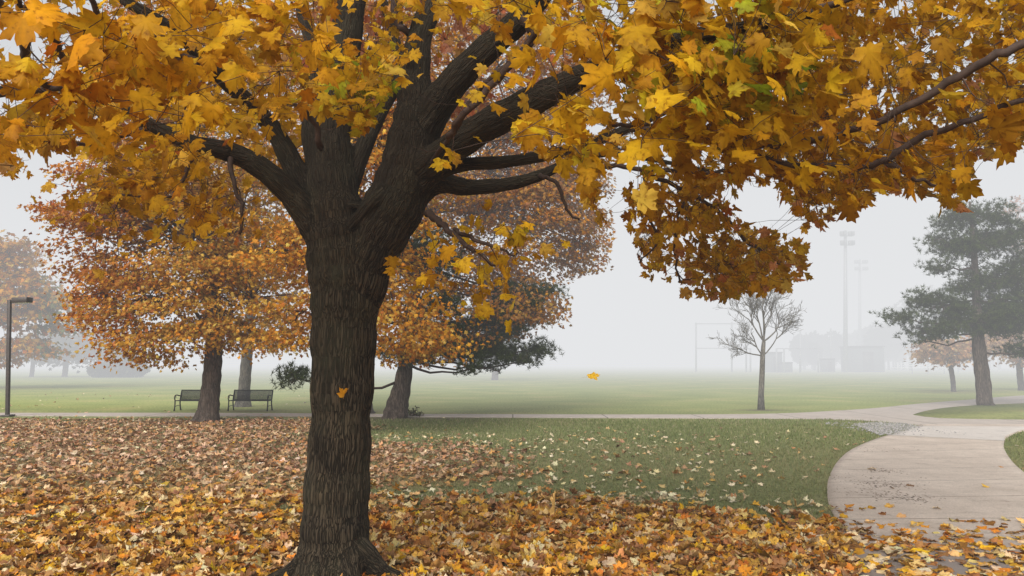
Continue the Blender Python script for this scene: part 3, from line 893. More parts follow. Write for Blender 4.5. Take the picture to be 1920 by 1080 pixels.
# connect to the skeleton
NP = [np.array(a) for a in nodes]; NR = list(nrad)
arr = np.array(NP)
order = np.argsort([np.min(np.linalg.norm(arr - c[0], axis=1)) for c in clus])
NPa = np.zeros((20000, 3)); NRa = np.zeros(20000); cntn = len(NP)
NPa[:cntn] = arr; NRa[:cntn] = NR
LP, LTIP, LN, LS, LC = [], [], [], [], []
tc_top = at(660, 150, TY)
for ci in order:
    P, nl, sp, tone_, fr = clus[ci]
    dv = NPa[:cntn] - P
    dist = np.linalg.norm(dv, axis=1) + np.where(NPa[:cntn, 2] > P[2] + .5, .3, 0)
    j = int(np.argmin(dist)); a = NPa[j]; L = np.linalg.norm(P - a)
    if L > .35 and not fr:
        tq = np.linspace(.15, .85, 6)[:, None]; qx, qy = project(a * (1 - tq) + P * tq + np.array([0, 0, -.07 * L]))
        if (qy > np.interp(qx, Bx, By) + 12).any() or any(inpoly(qx, qy, pl).any() for pl in SKY[:3]): continue
    if L > 0.05:
        k = max(3, int(L / 0.12) + 2)
        t = np.linspace(0, 1, k)[:, None]
        mid = np.array([0, 0, -0.10 * L]) + rng.normal(0, .10 * L, 3)
        Q = a * (1 - t) + P * t + mid * (4 * t * (1 - t)) + rng.normal(0, .012, (k, 3)) * (t > 0) * (t < 1)
        r0 = min(NRa[j] * .7, 0.004 + 0.006 * L); r1 = 0.0022
        rr = np.linspace(r0, r1, k)
        mbt.tube(Q, rr, 5, cap=False)
        m_ = min(k - 1, 14)
        NPa[cntn:cntn + m_] = Q[1:m_ + 1]; NRa[cntn:cntn + m_] = rr[1:m_ + 1]; cntn += m_
    n_ = max(1, int(rng.normal(nl * ((1.25 if project(P)[1] > 300 else 1.7) if P[1] > 4.4 else 1.3), 1.8)))
    q = P + rng.normal(0, 1, (n_, 3)) * np.array([sp, sp, sp * .75])
    k = allowed(q - np.array([0, 0, .05]), fr)
    q = q[k]
    n_ = len(q)
    if n_ == 0: continue
    # side twiglets from the cluster centre to its leaves
    for s_ in q[::2]:
        mbt.tube(np.array([P, (P + s_) / 2 + rng.normal(0, .015, 3), s_]), [.0022, .0018, .0013], 3, cap=False)
    outw = unit((q - np.array([tc_top[0], TY, 0])) * np.array([1, 1, 0]))
    tip = outw * .45 + np.array([0, 0, -.62]) + rvec(n_, .42)
    nor = outw * .75 + np.array([0, 0, .35]) + rvec(n_, .42)
    LP.append(q); LTIP.append(tip); LN.append(nor)
    big = .100 if P[1] < 4.4 else .082
    LS.append(np.clip(rng.normal(big, .024, n_), .05, .16))
    pxc = project(P)[0]
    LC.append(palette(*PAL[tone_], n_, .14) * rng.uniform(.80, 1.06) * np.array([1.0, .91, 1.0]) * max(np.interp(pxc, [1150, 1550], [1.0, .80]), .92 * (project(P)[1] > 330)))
LP = np.concatenate(LP); LTIP = np.concatenate(LTIP); LN = np.concatenate(LN); LS = np.concatenate(LS); LC = np.concatenate(LC)
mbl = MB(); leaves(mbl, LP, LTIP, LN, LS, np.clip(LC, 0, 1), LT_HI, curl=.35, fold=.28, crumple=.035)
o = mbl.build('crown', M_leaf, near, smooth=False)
o = mbt.build('branches', M_bark_twig, near, smooth=True)
print('near leaves', len(LP))


# ------------------------------------------------------------------ BACKGROUND MAPLES
def lobepts(lobe, n, shell=.45):
    px, py, Y, rx, rz, ry = lobe
    c = at(px, py, Y); k = mpp(Y)
    v = unit(rng.normal(0, 1, (n, 3))) * (shell + (1 - shell) * rng.random((n, 1)) ** .7)
    return c + v * np.array([rx * k, ry, rz * k])


def bg_maple(label, base_px, Y, trunk_pts, tr_w, lobes, nclus, nleaf, size, pal, group=None, flat=.16, spread=.42, keep=None, bark=None, tmpl=LT_LOW, name='maple_tree', darker_in=.5, twigs=True):
    base = at(base_px, 680, Y); base[2] = 0
    t = empty(name, base, label, 'tree', group)
    b = MB()
    pts = [base + np.array([0, 0, -.1])] + [at(px, py, Y + dy) for px, py, dy in trunk_pts]
    r0 = tr_w / 2 * mpp(Y)
    # smooth trunk
    P = np.array(pts); s = np.linspace(0, 1, len(P)); S = np.linspace(0, 1, len(P) * 6)
    Q = np.stack([np.interp(S, s, P[:, i]) for i in range(3)], 1)
    for _ in range(4): Q[1:-1] = .5 * Q[1:-1] + .25 * (Q[:-2] + Q[2:])
    h = Q[:, 2]
    rad = r0 * (np.interp(h, [0, .25, .8, 2, max(3.1, h.max())], [1.75 if tr_w > 15 else 1.2, 1.28 if tr_w > 15 else 1.05, 1.08, 1.0, .35]))
    rad *= 1 + .05 * np.sin(np.arange(len(rad)) * 2.1)
    b.tube(Q, rad, 14)
    tk = b.build('trunk', bark or M_bark_far, t, smooth=True)
    br = MB(); top = Q[int(len(Q) * .45):]
    cl = MB()
    area = np.array([l[3] * l[4] for l in lobes], float); area /= area.sum()
    P_, N_, T_, S_, C_ = [], [], [], [], []
    cen = np.mean([at(*l[:3]) for l in lobes], 0)
    for l, f in zip(lobes, area):
        lc = at(*l[:3]); j = int(np.argmin(np.linalg.norm(top - lc + np.array([0, 0, 1.2]), axis=1))); a = top[j]
        tt = np.linspace(0, 1, 7)[:, None]
        bow = np.array([0, 0, .12 * np.linalg.norm(lc - a)])
        LQ = a * (1 - tt) + lc * tt + bow * 4 * tt * (1 - tt) + rng.normal(0, .05, (7, 3)) * (tt > 0)
        br.tube(LQ, np.linspace(r0 * .26, .02, 7), 7)
        nc = max(3, int(nclus * f))
        cc = lobepts(l, nc)
        if keep is not None: cc = cc[keep(*project(cc))]
        for c in cc:
            if twigs and rng.random() < .75:
                j = int(np.argmin(np.linalg.norm(LQ - c, axis=1)))
                m_ = (LQ[j] + c) / 2 + rng.normal(0, .12, 3) + np.array([0, 0, .06])
                br.tube(np.array([LQ[j], m_, c]), [.022, .016, .008], 4, cap=False)
            n_ = int(rng.normal(nleaf, nleaf * .2))
            q = c + rng.normal(0, 1, (n_, 3)) * np.array([spread, spread, flat])
            # drooping outwards
            q[:, 2] -= .25 * np.hypot(q[:, 0] - c[0], q[:, 1] - c[1])
            P_.append(q)
            ow = unit((q - cen) * np.array([1, 1, .3]))
            T_.append(ow * .5 + np.array([0, 0, -.45]) + rvec(n_, .4))
            N_.append(np.array([0, 0, .7]) + ow * .5 + rvec(n_, .45))
            S_.append(rng.uniform(size * .7, size * 1.25, n_))
            cp = pal(*project(q))
            C_.append(cp * rng.uniform(.62, 1.0))
    P_ = np.concatenate(P_); T_ = np.concatenate(T_); N_ = np.concatenate(N_); S_ = np.concatenate(S_); C_ = np.concatenate(C_)
    if keep is not None:
        k = keep(*project(P_)); P_, T_, N_, S_, C_ = P_[k], T_[k], N_[k], S_[k], C_[k]
    leaves(cl, P_, T_, N_, S_, np.clip(C_, 0, 1), tmpl, curl=.3, fold=.3, crumple=.03)
    cl.build('crown', M_leaf_far, t)
    br.build('branches', M_bark_twig, t, smooth=True)
    return t


def mixpal(funcs):
    """funcs: list of (palette, weights, weight-function(px,py))"""
    def f(px, py):
        w = np.stack([np.clip(g(px, py), 0, None) for _, _, g in funcs], 1) + 1e-6
        w /= w.sum(1, keepdims=True)
        cum = np.cumsum(w, 1); ch = (rng.random(len(px))[:, None] > cum).sum(1).clip(0, len(funcs) - 1)
        out_ = np.zeros((len(px), 3))
        for i, (p, pw, _) in enumerate(funcs):
            out_[ch == i] = palette(p, pw, int((ch == i).sum()), .15) if (ch == i).any() else 0
        return out_
    return f


P_RED = ([(.50, .16, .045), (.56, .21, .05), (.40, .11, .04), (.58, .27, .06)], [3, 3, 2, 2])
P_OR = ([(.60, .24, .035), (.66, .31, .04), (.52, .18, .03), (.62, .36, .07)], [4, 3, 2.4, 1.5])
P_YO = ([(.64, .38, .05), (.58, .32, .05), (.66, .44, .09), (.5, .24, .04)], [3, 3, 2, 2])
P_BR = ([(.42, .20, .07), (.48, .25, .08), (.36, .16, .06), (.52, .28, .07)], [3, 3, 2, 2])
pal_T2 = mixpal([(P_RED[0], P_RED[1], lambda x, y: 1.4 - (x - 60) / 190 + (y < 350) * .3), (P_OR[0], P_OR[1], lambda x, y: 1 + 0 * x), (P_YO[0], P_YO[1], lambda x, y: np.clip((x - 180) / 160, 0, 1) * 1.3 + (y > 560) * .5)])
bg_maple('orange and red maple standing just in front of the two benches', 390, 22.9, [(392, 760, 0), (398, 700, 0), (402, 640, .0), (400, 560, .1), (392, 460, 0), (385, 330, 0), (380, 150, 0)], 32,
         [(330, 440, 22.9, 215, 120, 3.2), (180, 430, 22.6, 105, 95, 2.4), (205, 560, 22.2, 95, 75, 2.2), (230, 640, 21.8, 85, 32, 1.6), (330, 640, 21.6, 70, 38, 1.6), (470, 560, 22.8, 110, 90, 2.6), (500, 630, 22.4, 80, 28, 1.6),
          (320, 300, 22.9, 200, 90, 3.2), (250, 330, 22.6, 130, 50, 2.2), (320, 560, 22.6, 130, 65, 2.4), (420, 610, 22.4, 60, 40, 1.6), (360, 130, 23, 210, 150, 3.3), (110, 400, 22.8, 40, 25, 1.0), (450, 420, 23.2, 120, 120, 2.6)],
         430, 118, .098, pal_T2, spread=.50, flat=.10, group='maples in autumn colour behind the big tree',
         keep=lambda px, py: px > np.interp(py, [200, 285, 300, 390, 420, 500, 520, 570, 600, 620, 650, 690, 700], [170, 150, 95, 55, 75, 60, 110, 125, 108, 140, 150, 160, 250]) + 10 * np.sin(py / 9.0) + 9 * np.sin(py / 3.7 + 1) + rng.normal(0, 9, len(px)))
P_L = mixpal([(P_OR[0], P_OR[1], lambda x, y: 1 + 0 * x), (P_YO[0], P_YO[1], lambda x, y: .6 + 0 * x)])
bg_maple('slim grey trunked maple rising behind the right bench', 458, 31, [(457, 740, 0), (462, 680, 0), (466, 620, 0), (480, 500, 0), (480, 300, 0), (470, 150, 0)], 20,
         [(490, 520, 31, 120, 110, 2.6), (450, 380, 31, 150, 130, 3), (500, 200, 31, 190, 150, 3.5), (540, 640, 30.8, 60, 25, 1.2)], 220, 60, .12, P_L, flat=.1, group='maples in autumn colour behind the big tree', bark=M_bark_grey)
pal_T5 = mixpal([(P_OR[0], P_OR[1], lambda x, y: 1.2 + 0 * x), (P_YO[0], P_YO[1], lambda x, y: .5 + 0 * x)])
bg_maple('bright orange maple crown showing either side of the big trunk', 640, 19.0, [(642, 740, 0), (645, 650, 0), (650, 560, 0), (660, 400, 0), (670, 200, 0)], 40,
         [(760, 590, 18.6, 75, 85, 1.4), (700, 480, 19, 130, 110, 1.8), (560, 590, 19, 60, 55, 1.2), (540, 470, 19, 70, 90, 1.5), (800, 630, 18.5, 34, 45, .9), (700, 300, 19, 170, 140, 2.2), (680, 120, 19, 220, 160, 2.5), (745, 650, 18.5, 45, 30, .9)],
         330, 96, .09, pal_T5, spread=.42, flat=.10, group='maples in autumn colour behind the big tree', keep=lambda px, py: py < 690)
pal_T6 = mixpal([(P_BR[0], P_BR[1], lambda x, y: .8 + 0 * x), (P_OR[0], P_OR[1], lambda x, y: .35 + 0 * x)])
bg_maple('dull brown maple with wide hazy crown right of the big trunk', 672, 27.0, [(674, 740, 0), (680, 650, 0), (700, 560, 0), (740, 470, 0), (790, 360, 0), (820, 200, 0)], 40,
         [(980, 430, 27, 150, 110, 3), (900, 560, 26.5, 110, 75, 2.4), (1040, 360, 27, 100, 90, 2.4), (1010, 560, 26.5, 60, 30, 1.2), (900, 300, 27, 200, 130, 3), (1080, 460, 27, 60, 60, 1.6), (860, 650, 26, 60, 42, 1.4), (930, 130, 27, 210, 150, 3.2), (1010, 590, 26.3, 45, 20, 1.0)],
         460, 106, .108, pal_T6, spread=.52, flat=.12, group='maples in autumn colour behind the big tree',
         keep=lambda px, py: (py < np.interp(px, [700, 830, 880, 960, 1070, 1075, 1150, 1155], [690, 680, 660, 640, 612, 520, 505, 300])) & ~((px > 1075) & (py > 530)) & (px < 1150 + 8 * np.sin(py / 13)))
# hazy left tree
P_H = mixpal([(P_OR[0], P_OR[1], lambda x, y: 1 + 0 * x), (P_YO[0], P_YO[1], lambda x, y: .8 + 0 * x), ([(.20, .22, .08), (.28, .27, .10)], [1, 1], lambda x, y: (x > 70) * (y > 520) * 1.5)])
bg_maple('pale hazy orange maple at the far left behind the lamp post', -45, 52, [(-45, 700, 0), (-42, 620, 0), (-40, 520, 0)], 34,
         [(-20, 520, 52, 90, 90, 3), (50, 580, 52, 65, 75, 2.4), (95, 600, 52, 32, 65, 1.6), (30, 650, 52, 60, 30, 1.8), (15, 480, 52, 45, 45, 2), (-110, 560, 52, 80, 110, 3)], 230, 40, .30, P_H, spread=.75, group='hazy maples out in the fog')
# hazy trees right
P_P = mixpal([([(.62, .36, .16), (.68, .44, .22), (.55, .28, .14)], [1, 1, 1], lambda x, y: 1 + 0 * x)])
bg_maple('small pale orange tree standing in fog left of the pine trunk', 1785, 47, [(1787, 715, 0), (1783, 690, 0), (1780, 665, 0), (1780, 640, 0)], 8,
         [(1780, 662, 47, 62, 16, 1.8), (1760, 645, 47, 50, 16, 1.5), (1830, 650, 47, 50, 22, 1.6)], 60, 34, .20, P_P, group='hazy maples out in the fog')
bg_maple('small pale orange tree at the right edge behind the pine', 1912, 49, [(1912, 700, 0), (1910, 660, 0), (1908, 630, 0)], 10,
         [(1905, 640, 49, 60, 30, 1.8), (1925, 668, 49, 35, 14, 1.2), (1880, 625, 49, 60, 20, 1.6)], 60, 34, .20, P_P, group='hazy maples out in the fog')
bg_maple('tall faint red tree fading out above the pine at right', 2010, 72, [(2010, 680, 0), (2005, 560, 0), (2000, 420, 0)], 16,
         [(1985, 430, 72, 85, 80, 4), (1960, 380, 72, 55, 45, 3), (2000, 560, 72, 90, 70, 4)], 130, 30, .28, mixpal([(P_RED[0], P_RED[1], lambda x, y: 1 + 0 * x)]), spread=.7, group='hazy maples out in the fog')


# ------------------------------------------------------------------ PINES
def tufts(mb, C, up, n_need, length, width, cols):
    """C centres; each tuft is a spray of thin needle triangles"""
    n = len(C)
    D = unit(rng.normal(0, 1, (n, n_need, 3)) + up[:, None] * .9)
    side = unit(np.cross(D, rng.normal(0, 1, (n, n_need, 3))))
    Lg = length * rng.uniform(.7, 1.15, (n, n_need, 1)); W = width * rng.uniform(.7, 1.2, (n, n_need, 1))
    o = C[:, None] + D * Lg * .08
    V = np.stack([o - side * W, o + side * W, o + D * Lg], 2).reshape(-1, 3)
    c = np.repeat(cols[:, None] * rng.uniform(.7, 1.25, (n, n_need, 1)), 3, 1).reshape(-1, 3)
    mb.add(V, np.arange(len(V)).reshape(-1, 3), c)


def pine(label, base_px, Y, trunk, lobes, nt_, tl, tw, keep=None, dens=1.0, group='dark pines with clumped needles', needles=16):
    base = at(base_px, 680, Y); base[2] = 0
    t = empty('pine_tree', base, label, 'tree', group)
    b = MB()
    P = np.array([[*(base[:2]), -.1]] + [at(x, y, Y) for x, y, w in trunk]); Wd = np.array([trunk[0][2] * 1.12] + [w for _, _, w in trunk]) / 2 * mpp(Y)
    s = np.linspace(0, 1, len(P)); S = np.linspace(0, 1, len(P) * 6)
    Q = np.stack([np.interp(S, s, P[:, i]) for i in range(3)], 1); q = np.interp(S, s, Wd)
    for _ in range(3): Q[1:-1] = .5 * Q[1:-1] + .25 * (Q[:-2] + Q[2:])
    q = q * (1 + .04 * np.sin(np.arange(len(q)) * 1.1))
    q = np.clip(q, .02, None)
    b.tube(Q, q, 14); b.build('trunk', M_bark_far, t, smooth=True)
    br = MB(); cr = MB()
    area = np.array([l[3] * l[4] for l in lobes], float); area /= area.sum()
    for l, f in zip(lobes, area):
        lc = at(*l[:3])
        cand = Q[Q[:, 2] > 1.2]
        j = int(np.argmin(np.linalg.norm(cand - lc, axis=1) + 0 * cand[:, 2])); a = cand[j]
        tt = np.linspace(0, 1, 6)[:, None]
        LQ = a * (1 - tt) + lc * tt + np.array([0, 0, -.08 * np.linalg.norm(lc - a)]) * 4 * tt * (1 - tt) + rng.normal(0, .05, (6, 3)) * (tt > 0)
        br.tube(LQ, np.linspace(.045, .02, 6), 6)
        nshoot = max(4, int(nt_ * f / 14))
        sh = lobepts(l, nshoot, .35)
        if keep is not None: sh = sh[keep(*project(sh))]
        for c in sh:
            j = int(np.argmin(np.linalg.norm(LQ - c, axis=1)))
            m_ = (LQ[j] + c) / 2 + rng.normal(0, .08, 3) + np.array([0, 0, -.08])
            br.tube(np.array([LQ[j], m_, c]), [.022, .016, .01], 4, cap=False)
            C = c + rng.normal(0, 1, (14, 3)) * np.array([.26, .26, .12]) * dens
            col = palette([(.045, .062, .038), (.06, .08, .045), (.035, .048, .032)], [2, 2, 1], 14)
            tufts(cr, C, np.tile(np.array([0, 0, 1.0]), (14, 1)), needles, tl, tw, col)
    cr.build('crown', M_needle, t)
    br.build('branches', M_bark_twig, t, smooth=True)


pine('tall hazy pine with bent trunk beside the far right path', 1846, 31.5, [(1846, 757, 27), (1844, 720, 26), (1840, 690, 25), (1834, 640, 22), (1831, 560, 15), (1827, 480, 11), (1822, 420, 7), (1818, 378, 4)],
     [(1795, 410, 31.5, 45, 26, 1), (1850, 402, 31.5, 40, 24, 1), (1775, 455, 31.5, 35, 25, .9), (1760, 500, 31.5, 24, 18, .8), (1830, 460, 31.5, 60, 32, 1.3), (1890, 440, 31.5, 50, 40, 1.3), (1920, 510, 31.5, 65, 45, 1.5), (1855, 520, 31.5, 50, 24, 1.3),
      (1730, 560, 31, 30, 17, .9), (1695, 594, 30.8, 34, 14, .8), (1770, 575, 31, 50, 22, 1.2), (1755, 618, 31, 50, 20, 1.2), (1825, 600, 31.5, 80, 32, 1.6), (1910, 600, 31.5, 75, 40, 1.6), (1980, 560, 31.5, 60, 60, 1.6), (1930, 655, 31, 40, 14, 1.0), (1735, 635, 31, 16, 8, .5), (1810, 538, 31.5, 40, 16, 1.0), (1880, 560, 31.5, 60, 24, 1.2)],
     9000, .17, .011)
pine('leaning pine with rough trunk beside the back path', 742, 24.7, [(742, 776, 46), (746, 755, 40), (753, 730, 34), (760, 690, 28), (764, 650, 26), (770, 590, 22), (790, 500, 16), (800, 420, 10)],
     [(815, 575, 24.5, 55, 22, 1.1), (785, 668, 24.2, 38, 16, .9), (722, 662, 24.2, 22, 16, .7), (840, 625, 24.6, 40, 28, 1.1), (556, 706, 23.2, 26, 20, .5), (812, 640, 24.4, 30, 20, .8), (880, 690, 24.0, 16, 8, .4), (780, 480, 24.7, 80, 60, 1.6), (880, 655, 25.5, 60, 24, 1.2), (945, 660, 26, 60, 24, 1.2), (1008, 652, 26, 28, 18, .7), (930, 610, 26, 70, 30, 1.3), (1035, 545, 26, 18, 14, .5), (970, 560, 26, 60, 35, 1.2), (915, 684, 25.5, 34, 9, .7), (985, 676, 26, 22, 9, .5)],
     5600, .16, .010, dens=.85)
pine('faint far pine whose trunk stands out on the misty field', 928, 78, [(928, 711, 13), (929, 690, 12), (930, 650, 10), (932, 560, 7), (935, 500, 4)],
     [(905, 650, 78, 60, 24, 3), (955, 650, 78, 45, 22, 3), (930, 600, 78, 60, 35, 3), (935, 540, 78, 40, 35, 2.5)],
     1500, .3, .03)

# ------------------------------------------------------------------ BARE YOUNG TREE
bY = ground(1427, 768)[1]
bare = empty('bare_tree', ground(1427, 768), 'young leafless tree with fine spreading twigs by the back path', 'tree')
bt = MB(); bb = MB()
Q = np.array([at(1427, 770, bY), at(1427, 740, bY), at(1429, 700, bY), at(1430, 665, bY), at(1432, 640, bY)])
bt.tube(Q, np.array([7, 5.2, 4.8, 4.4, 3.4]) * mpp(bY), 10)
bt.build('trunk', M_bark_grey, bare, smooth=True)


def grow(p, d, L, r, depth):
    k = 5
    pts = [p]; cur = p.copy(); dd = d.copy()
    for i in range(k):
        dd = unit(dd + rng.normal(0, .10, 3) + np.array([0, 0, .05]))
        cur = cur + dd * L / k; pts.append(cur)
    bb.tube(np.array(pts), np.linspace(r * .8, max(r * .48, .0035), k + 1), 6 if depth < 2 else 4, cap=False)
    if depth >= 4: return
    nb = [4, 4, 4, 3, 2][depth]
    for i in range(nb):
        j = rng.integers(2, k + 1)
        a = rng.uniform(0, 6.28)
        side = unit(np.cross(dd, np.array([math.cos(a), math.sin(a), .3])))
        nd = unit(dd * .85 + side * rng.uniform(.45, .8) + np.array([0, 0, .08]))
        grow(pts[j], nd, L * rng.uniform(.52, .75), max(r * .55, .006), depth + 1)


top = Q[-1]; cr0 = Q[3]
k = mpp(bY)
for (dx, dz, L, dyy, st) in ((-70, 28, 1.0, -.1, 3), (55, 55, 1.2, .1, 3), (-28, 90, 1.3, .3, 4), (5, 100, 1.5, 0, 4), (30, 95, 1.3, -.35, 4), (-45, 60, 1.15, -.4, 3), (70, 48, 1.1, .4, 4), (-50, 75, 1.1, .4, 4)):
    d = unit(np.array([dx * k, dyy, dz * k])); grow(Q[st] - np.array([0, 0, .05]) if st == 3 else top, d, L * .9, .034 if st == 3 else .04, 0)
bb.build('branches', M_bark_grey, bare, smooth=True)

# ------------------------------------------------------------------ SMALL SHRUB beside the leaning pine
sp_ = ground(772, 781)
shr = empty('sapling_shoots', sp_, 'small leafy shoots growing at the foot of the leaning pine', 'plant')
b1 = MB(); b2 = MB()
for i in range(16):
    a0 = sp_ + np.array([.08, 0, -.02]); hh = rng.uniform(.08, .34) * (1.2 if i == 3 else 1)
    tp = a0 + np.array([rng.uniform(-.32, .38), rng.normal(0, .07), hh])
    b1.tube(np.array([a0, (a0 + tp) / 2 + rng.normal(0, .01, 3), tp]), [.006, .005, .003], 4)
    q = a0 + (tp - a0) * rng.uniform(.4, 1, (7, 1)) + rng.normal(0, .03, (7, 3))
    leaves(b2, q, rvec(7), rvec(7) + np.array([0, 0, 1]), rng.uniform(.05, .09, 7), palette([(.10, .11, .05), (.14, .12, .06)], [1, 1], 7), LT_LOW)
b1.build('stems', M_bark_twig, shr); b2.build('foliage', M_needle, shr)


# ------------------------------------------------------------------ BENCHES
def bench(label, loc, rz):
    """park bench, 1.7 m long, facing -Y, legs and looped arms of dark metal"""
    t = empty('park_bench', loc, label, 'bench', 'dark metal park benches beside the back path', rz)
    t.scale = (.88, .88, .88)
    O = np.zeros(3)
    Lh = .82
    s = MB()
    for i in range(13):      # seat straps running front to back lengthwise
        y = -.24 + i * .036
        z = .43 + .03 * math.cos((i - 6) / 6 * 1.3) - .03
        s.box((0, y, z), (Lh * 2, .030, .012))
    s.tube([(-Lh, -.255, .425), (Lh, -.255, .425)], .016, 8)
    s.tube([(-Lh, .20, .40), (Lh, .20, .40)], .014, 8)
    o = s.build('seat', M_metal, t, origin=O)
    s = MB()
    for i in range(46):
        x = -Lh + .03 + i * (2 * Lh - .06) / 45
        s.box((x, .25, .62), (.024, .010, .40))
    o_ = s
    # lean the backrest
    for i in range(len(s.V)):
        v = s.V[i]; v[:, 1] += (v[:, 2] - .42) * .25 - .03
    s.tube([(-Lh, .325, .835), (Lh, .325, .835)], .02, 8)
    s.tube([(-Lh, .225, .44), (Lh, .225, .44)], .014, 8)
    s.build('backrest', M_metal, t, origin=O)
    for sx in (-1, 1):
        x = sx * Lh
        f = MB()
        f.tube([(x, -.30, 0), (x, -.27, .12), (x, -.25, .30), (x, -.25, .43)], [.034, .028, .028, .03], 8)
        f.build('front_leg', M_metal, t, origin=O)
        f = MB()
        f.tube([(x, .30, 0), (x, .25, .12), (x, .20, .30), (x, .20, .43), (x, .25, .60), (x, .33, .84)], [.034, .028, .028, .03, .028, .026], 8)
        f.tube([(x, -.26, .16), (x, -.12, .20), (x, 0, .21), (x, .12, .20), (x, .24, .16)], .013, 6)
        f.tube([(x, -.25, .42), (x, .2, .41)], .018, 6)
        f.build('rear_leg', M_metal, t, origin=O)
        f = MB()
        f.tube([(x, -.25, .43), (x, -.31, .50), (x, -.31, .58), (x, -.25, .635), (x, -.12, .65), (x, .05, .62), (x, .24, .60)], .024, 8)
        f.tube([(x, -.25, .635), (x, -.19, .59), (x, -.20, .53), (x, -.25, .52)], .012, 6)
        f.build('armrest', M_metal, t, origin=O)
    return t


gb = ground(464, 770.3); bench('dark metal bench standing clear right of the orange maple trunk', (gb[0] + .05, gb[1] + .15, 0), R(-2))
gb = ground(366, 770.3); bench('dark metal bench half hidden behind the orange maple trunk', (gb[0] + .0, gb[1] + .15, 0), R(-2))

# ------------------------------------------------------------------ LAMP POST
g0 = ground(14, 781)
lp = empty('lamp_post', g0, 'bronze square lamp post with flat box head at the left edge', 'lamp post')
zt = at(14, 562, g0[1])[2]
b = MB(); b.box(g0 + np.array([0, 0, zt / 2 - .02]), (.105, .105, zt + .04)); b.build('pole', M_post, lp, bevel=.01)
b = MB(); b.box(g0 + np.array([0, 0, .03]), (.32, .32, .06)); b.build('base_plate', M_post, lp, bevel=.01)
b = MB(); b.box(g0 + np.array([.13, 0, zt - .04]), (.16, .07, .07)); b.build('arm', M_post, lp)
b = MB(); b.box(g0 + np.array([.42, 0, zt - .03]), (.52, .34, .17)); hd = b.build('lamp_head', M_post, lp, bevel=.02)
b = MB(); b.box(np.array([.42, 0, zt - .119]), (.44, .27, .012)); ln = b.build('lens', M_alu, hd, origin=np.zeros(3))
lp.rotation_euler = (0, R(-2.6), 0)

# ------------------------------------------------------------------ BALL FIELD in the fog
FY = 146.0
print('field Y', FY)


def P3(px, py, Y=None): return at(px, py, Y or FY)


def gz(px, Y=None):
    p = at(px, 690, Y or FY); p[2] = 0; return p


def post(mbb, px, ytop, Y, r, ybot=None):
    a = gz(px, Y)
    if ybot: a = at(px, ybot, Y)
    mbb.tube([a, at(px, ytop, Y)], r, 8)


bs = empty('backstop', gz(1355), 'tall pipe frame baseball backstop fading in the fog', 'backstop')
for px, yt in ((1305, 605), (1372, 604), (1399, 606), (1407, 655)):
    b = MB(); post(b, px, yt, FY, .17); b.build('post', M_steel, bs)
for (x0, x1, y_) in ((1305, 1372, 607), (1372, 1400, 607), (1305, 1372, 653), (1372, 1410, 654)):
    b = MB(); b.tube([P3(x0 + 1.5, y_), P3(x1 - 1.5, y_)], .09, 6); b.build('rail', M_steel, bs)
df_ = empty('field_fence', gz(1500), 'pipe fence frame in front of the dugout in the fog', 'fence')
for px, yt in ((1456, 653), (1470, 654), (1500, 654), (1534, 654)):
    b = MB(); post(b, px, yt, FY - 8, .16); b.build('post', M_steel, df_)
for (x0, x1) in ((1457, 1469), (1471, 1499), (1501, 1533)):
    b = MB(); b.tube([P3(x0, 653.5, FY - 8), P3(x1, 653.5, FY - 8)], .08, 6); b.build('rail', M_steel, df_)
for px, yt, lab in ((1500.5, 620, 'left one of two thin bare poles behind the dugout fence'), (1557.5, 616, 'right one of two thin bare poles behind the dugout fence')):
    b = MB(); post(b, px, yt, FY + 8, .16); o = b.build('pole', M_steel, None); tag(o, lab, 'pole', 'thin poles on the ball field')


def hut(name, label, cat, x0, x1, ytop, Y, dep, roof=True, door=True):
    a, c = at(x0, ytop, Y), at(x1, ytop, Y); w = c[0] - a[0]; h = a[2]
    cx = (a[0] + c[0]) / 2
    t = empty(name, (cx, Y, 0), label, cat)
    b = MB(); b.box((cx, Y, h / 2), (w, dep, h)); b.build('wall', M_shed, t)
    if roof:
        b = MB(); b.box((cx, Y, h + .1), (w * 1.06, dep * 1.1, .2)); b.build('roof', M_post, t)
    if door:
        b = MB(); b.box((cx, Y - dep / 2 - .03, h * .42), (w * .34, .05, h * .78)); b.build('door', M_post, t)
    return t


hut('dugout', 'dark boxy dugout behind the young leafless tree', 'dugout', 1436, 1461, 662, FY - 4, 3)
hut('storage_box', 'low grey storage box right of the dugout in fog', 'box', 1463, 1482, 681, FY - 6, 2, True, False)
hut('equipment_locker', 'small square equipment locker standing alone in the fog', 'locker', 1541, 1561, 674, FY - 2, 2)
hut('field_shed', 'wide grey shed beside the tall floodlight pole', 'shed', 1586, 1645, 651, FY, 5)


def floodlight(px, ytop, Y, label, w=.43):
    t = empty('floodlight_pole', gz(px, Y), label, 'floodlight', 'floodlight poles over the ball field')
    b = MB(); b.tube([gz(px, Y), at(px - 2.0 * 0, ytop, Y)], [w, w * .6], 10); b.build('pole', M_steel, t, smooth=True)
    tp = at(px, ytop, Y); kk = mpp(Y)
    for j, dz in enumerate((0.5, 2.2)):
        b = MB(); b.box(tp + np.array([0, -.4, -dz - .6]), (24 * kk, .18, .18)); b.build('crossarm', M_steel, t)
        for q in (-10, -5, 5, 10):
            b = MB(); b.box(tp + np.array([q * kk, -.7, -dz - .2]), (.62, .5, .75)); b.build('lamp', M_shed, t)


floodlight(1585, 432, FY - 6, 'tall floodlight pole rising beside the grey shed')
floodlight(1612, 486, FY + 45, 'fainter farther floodlight pole behind the first one', .45)
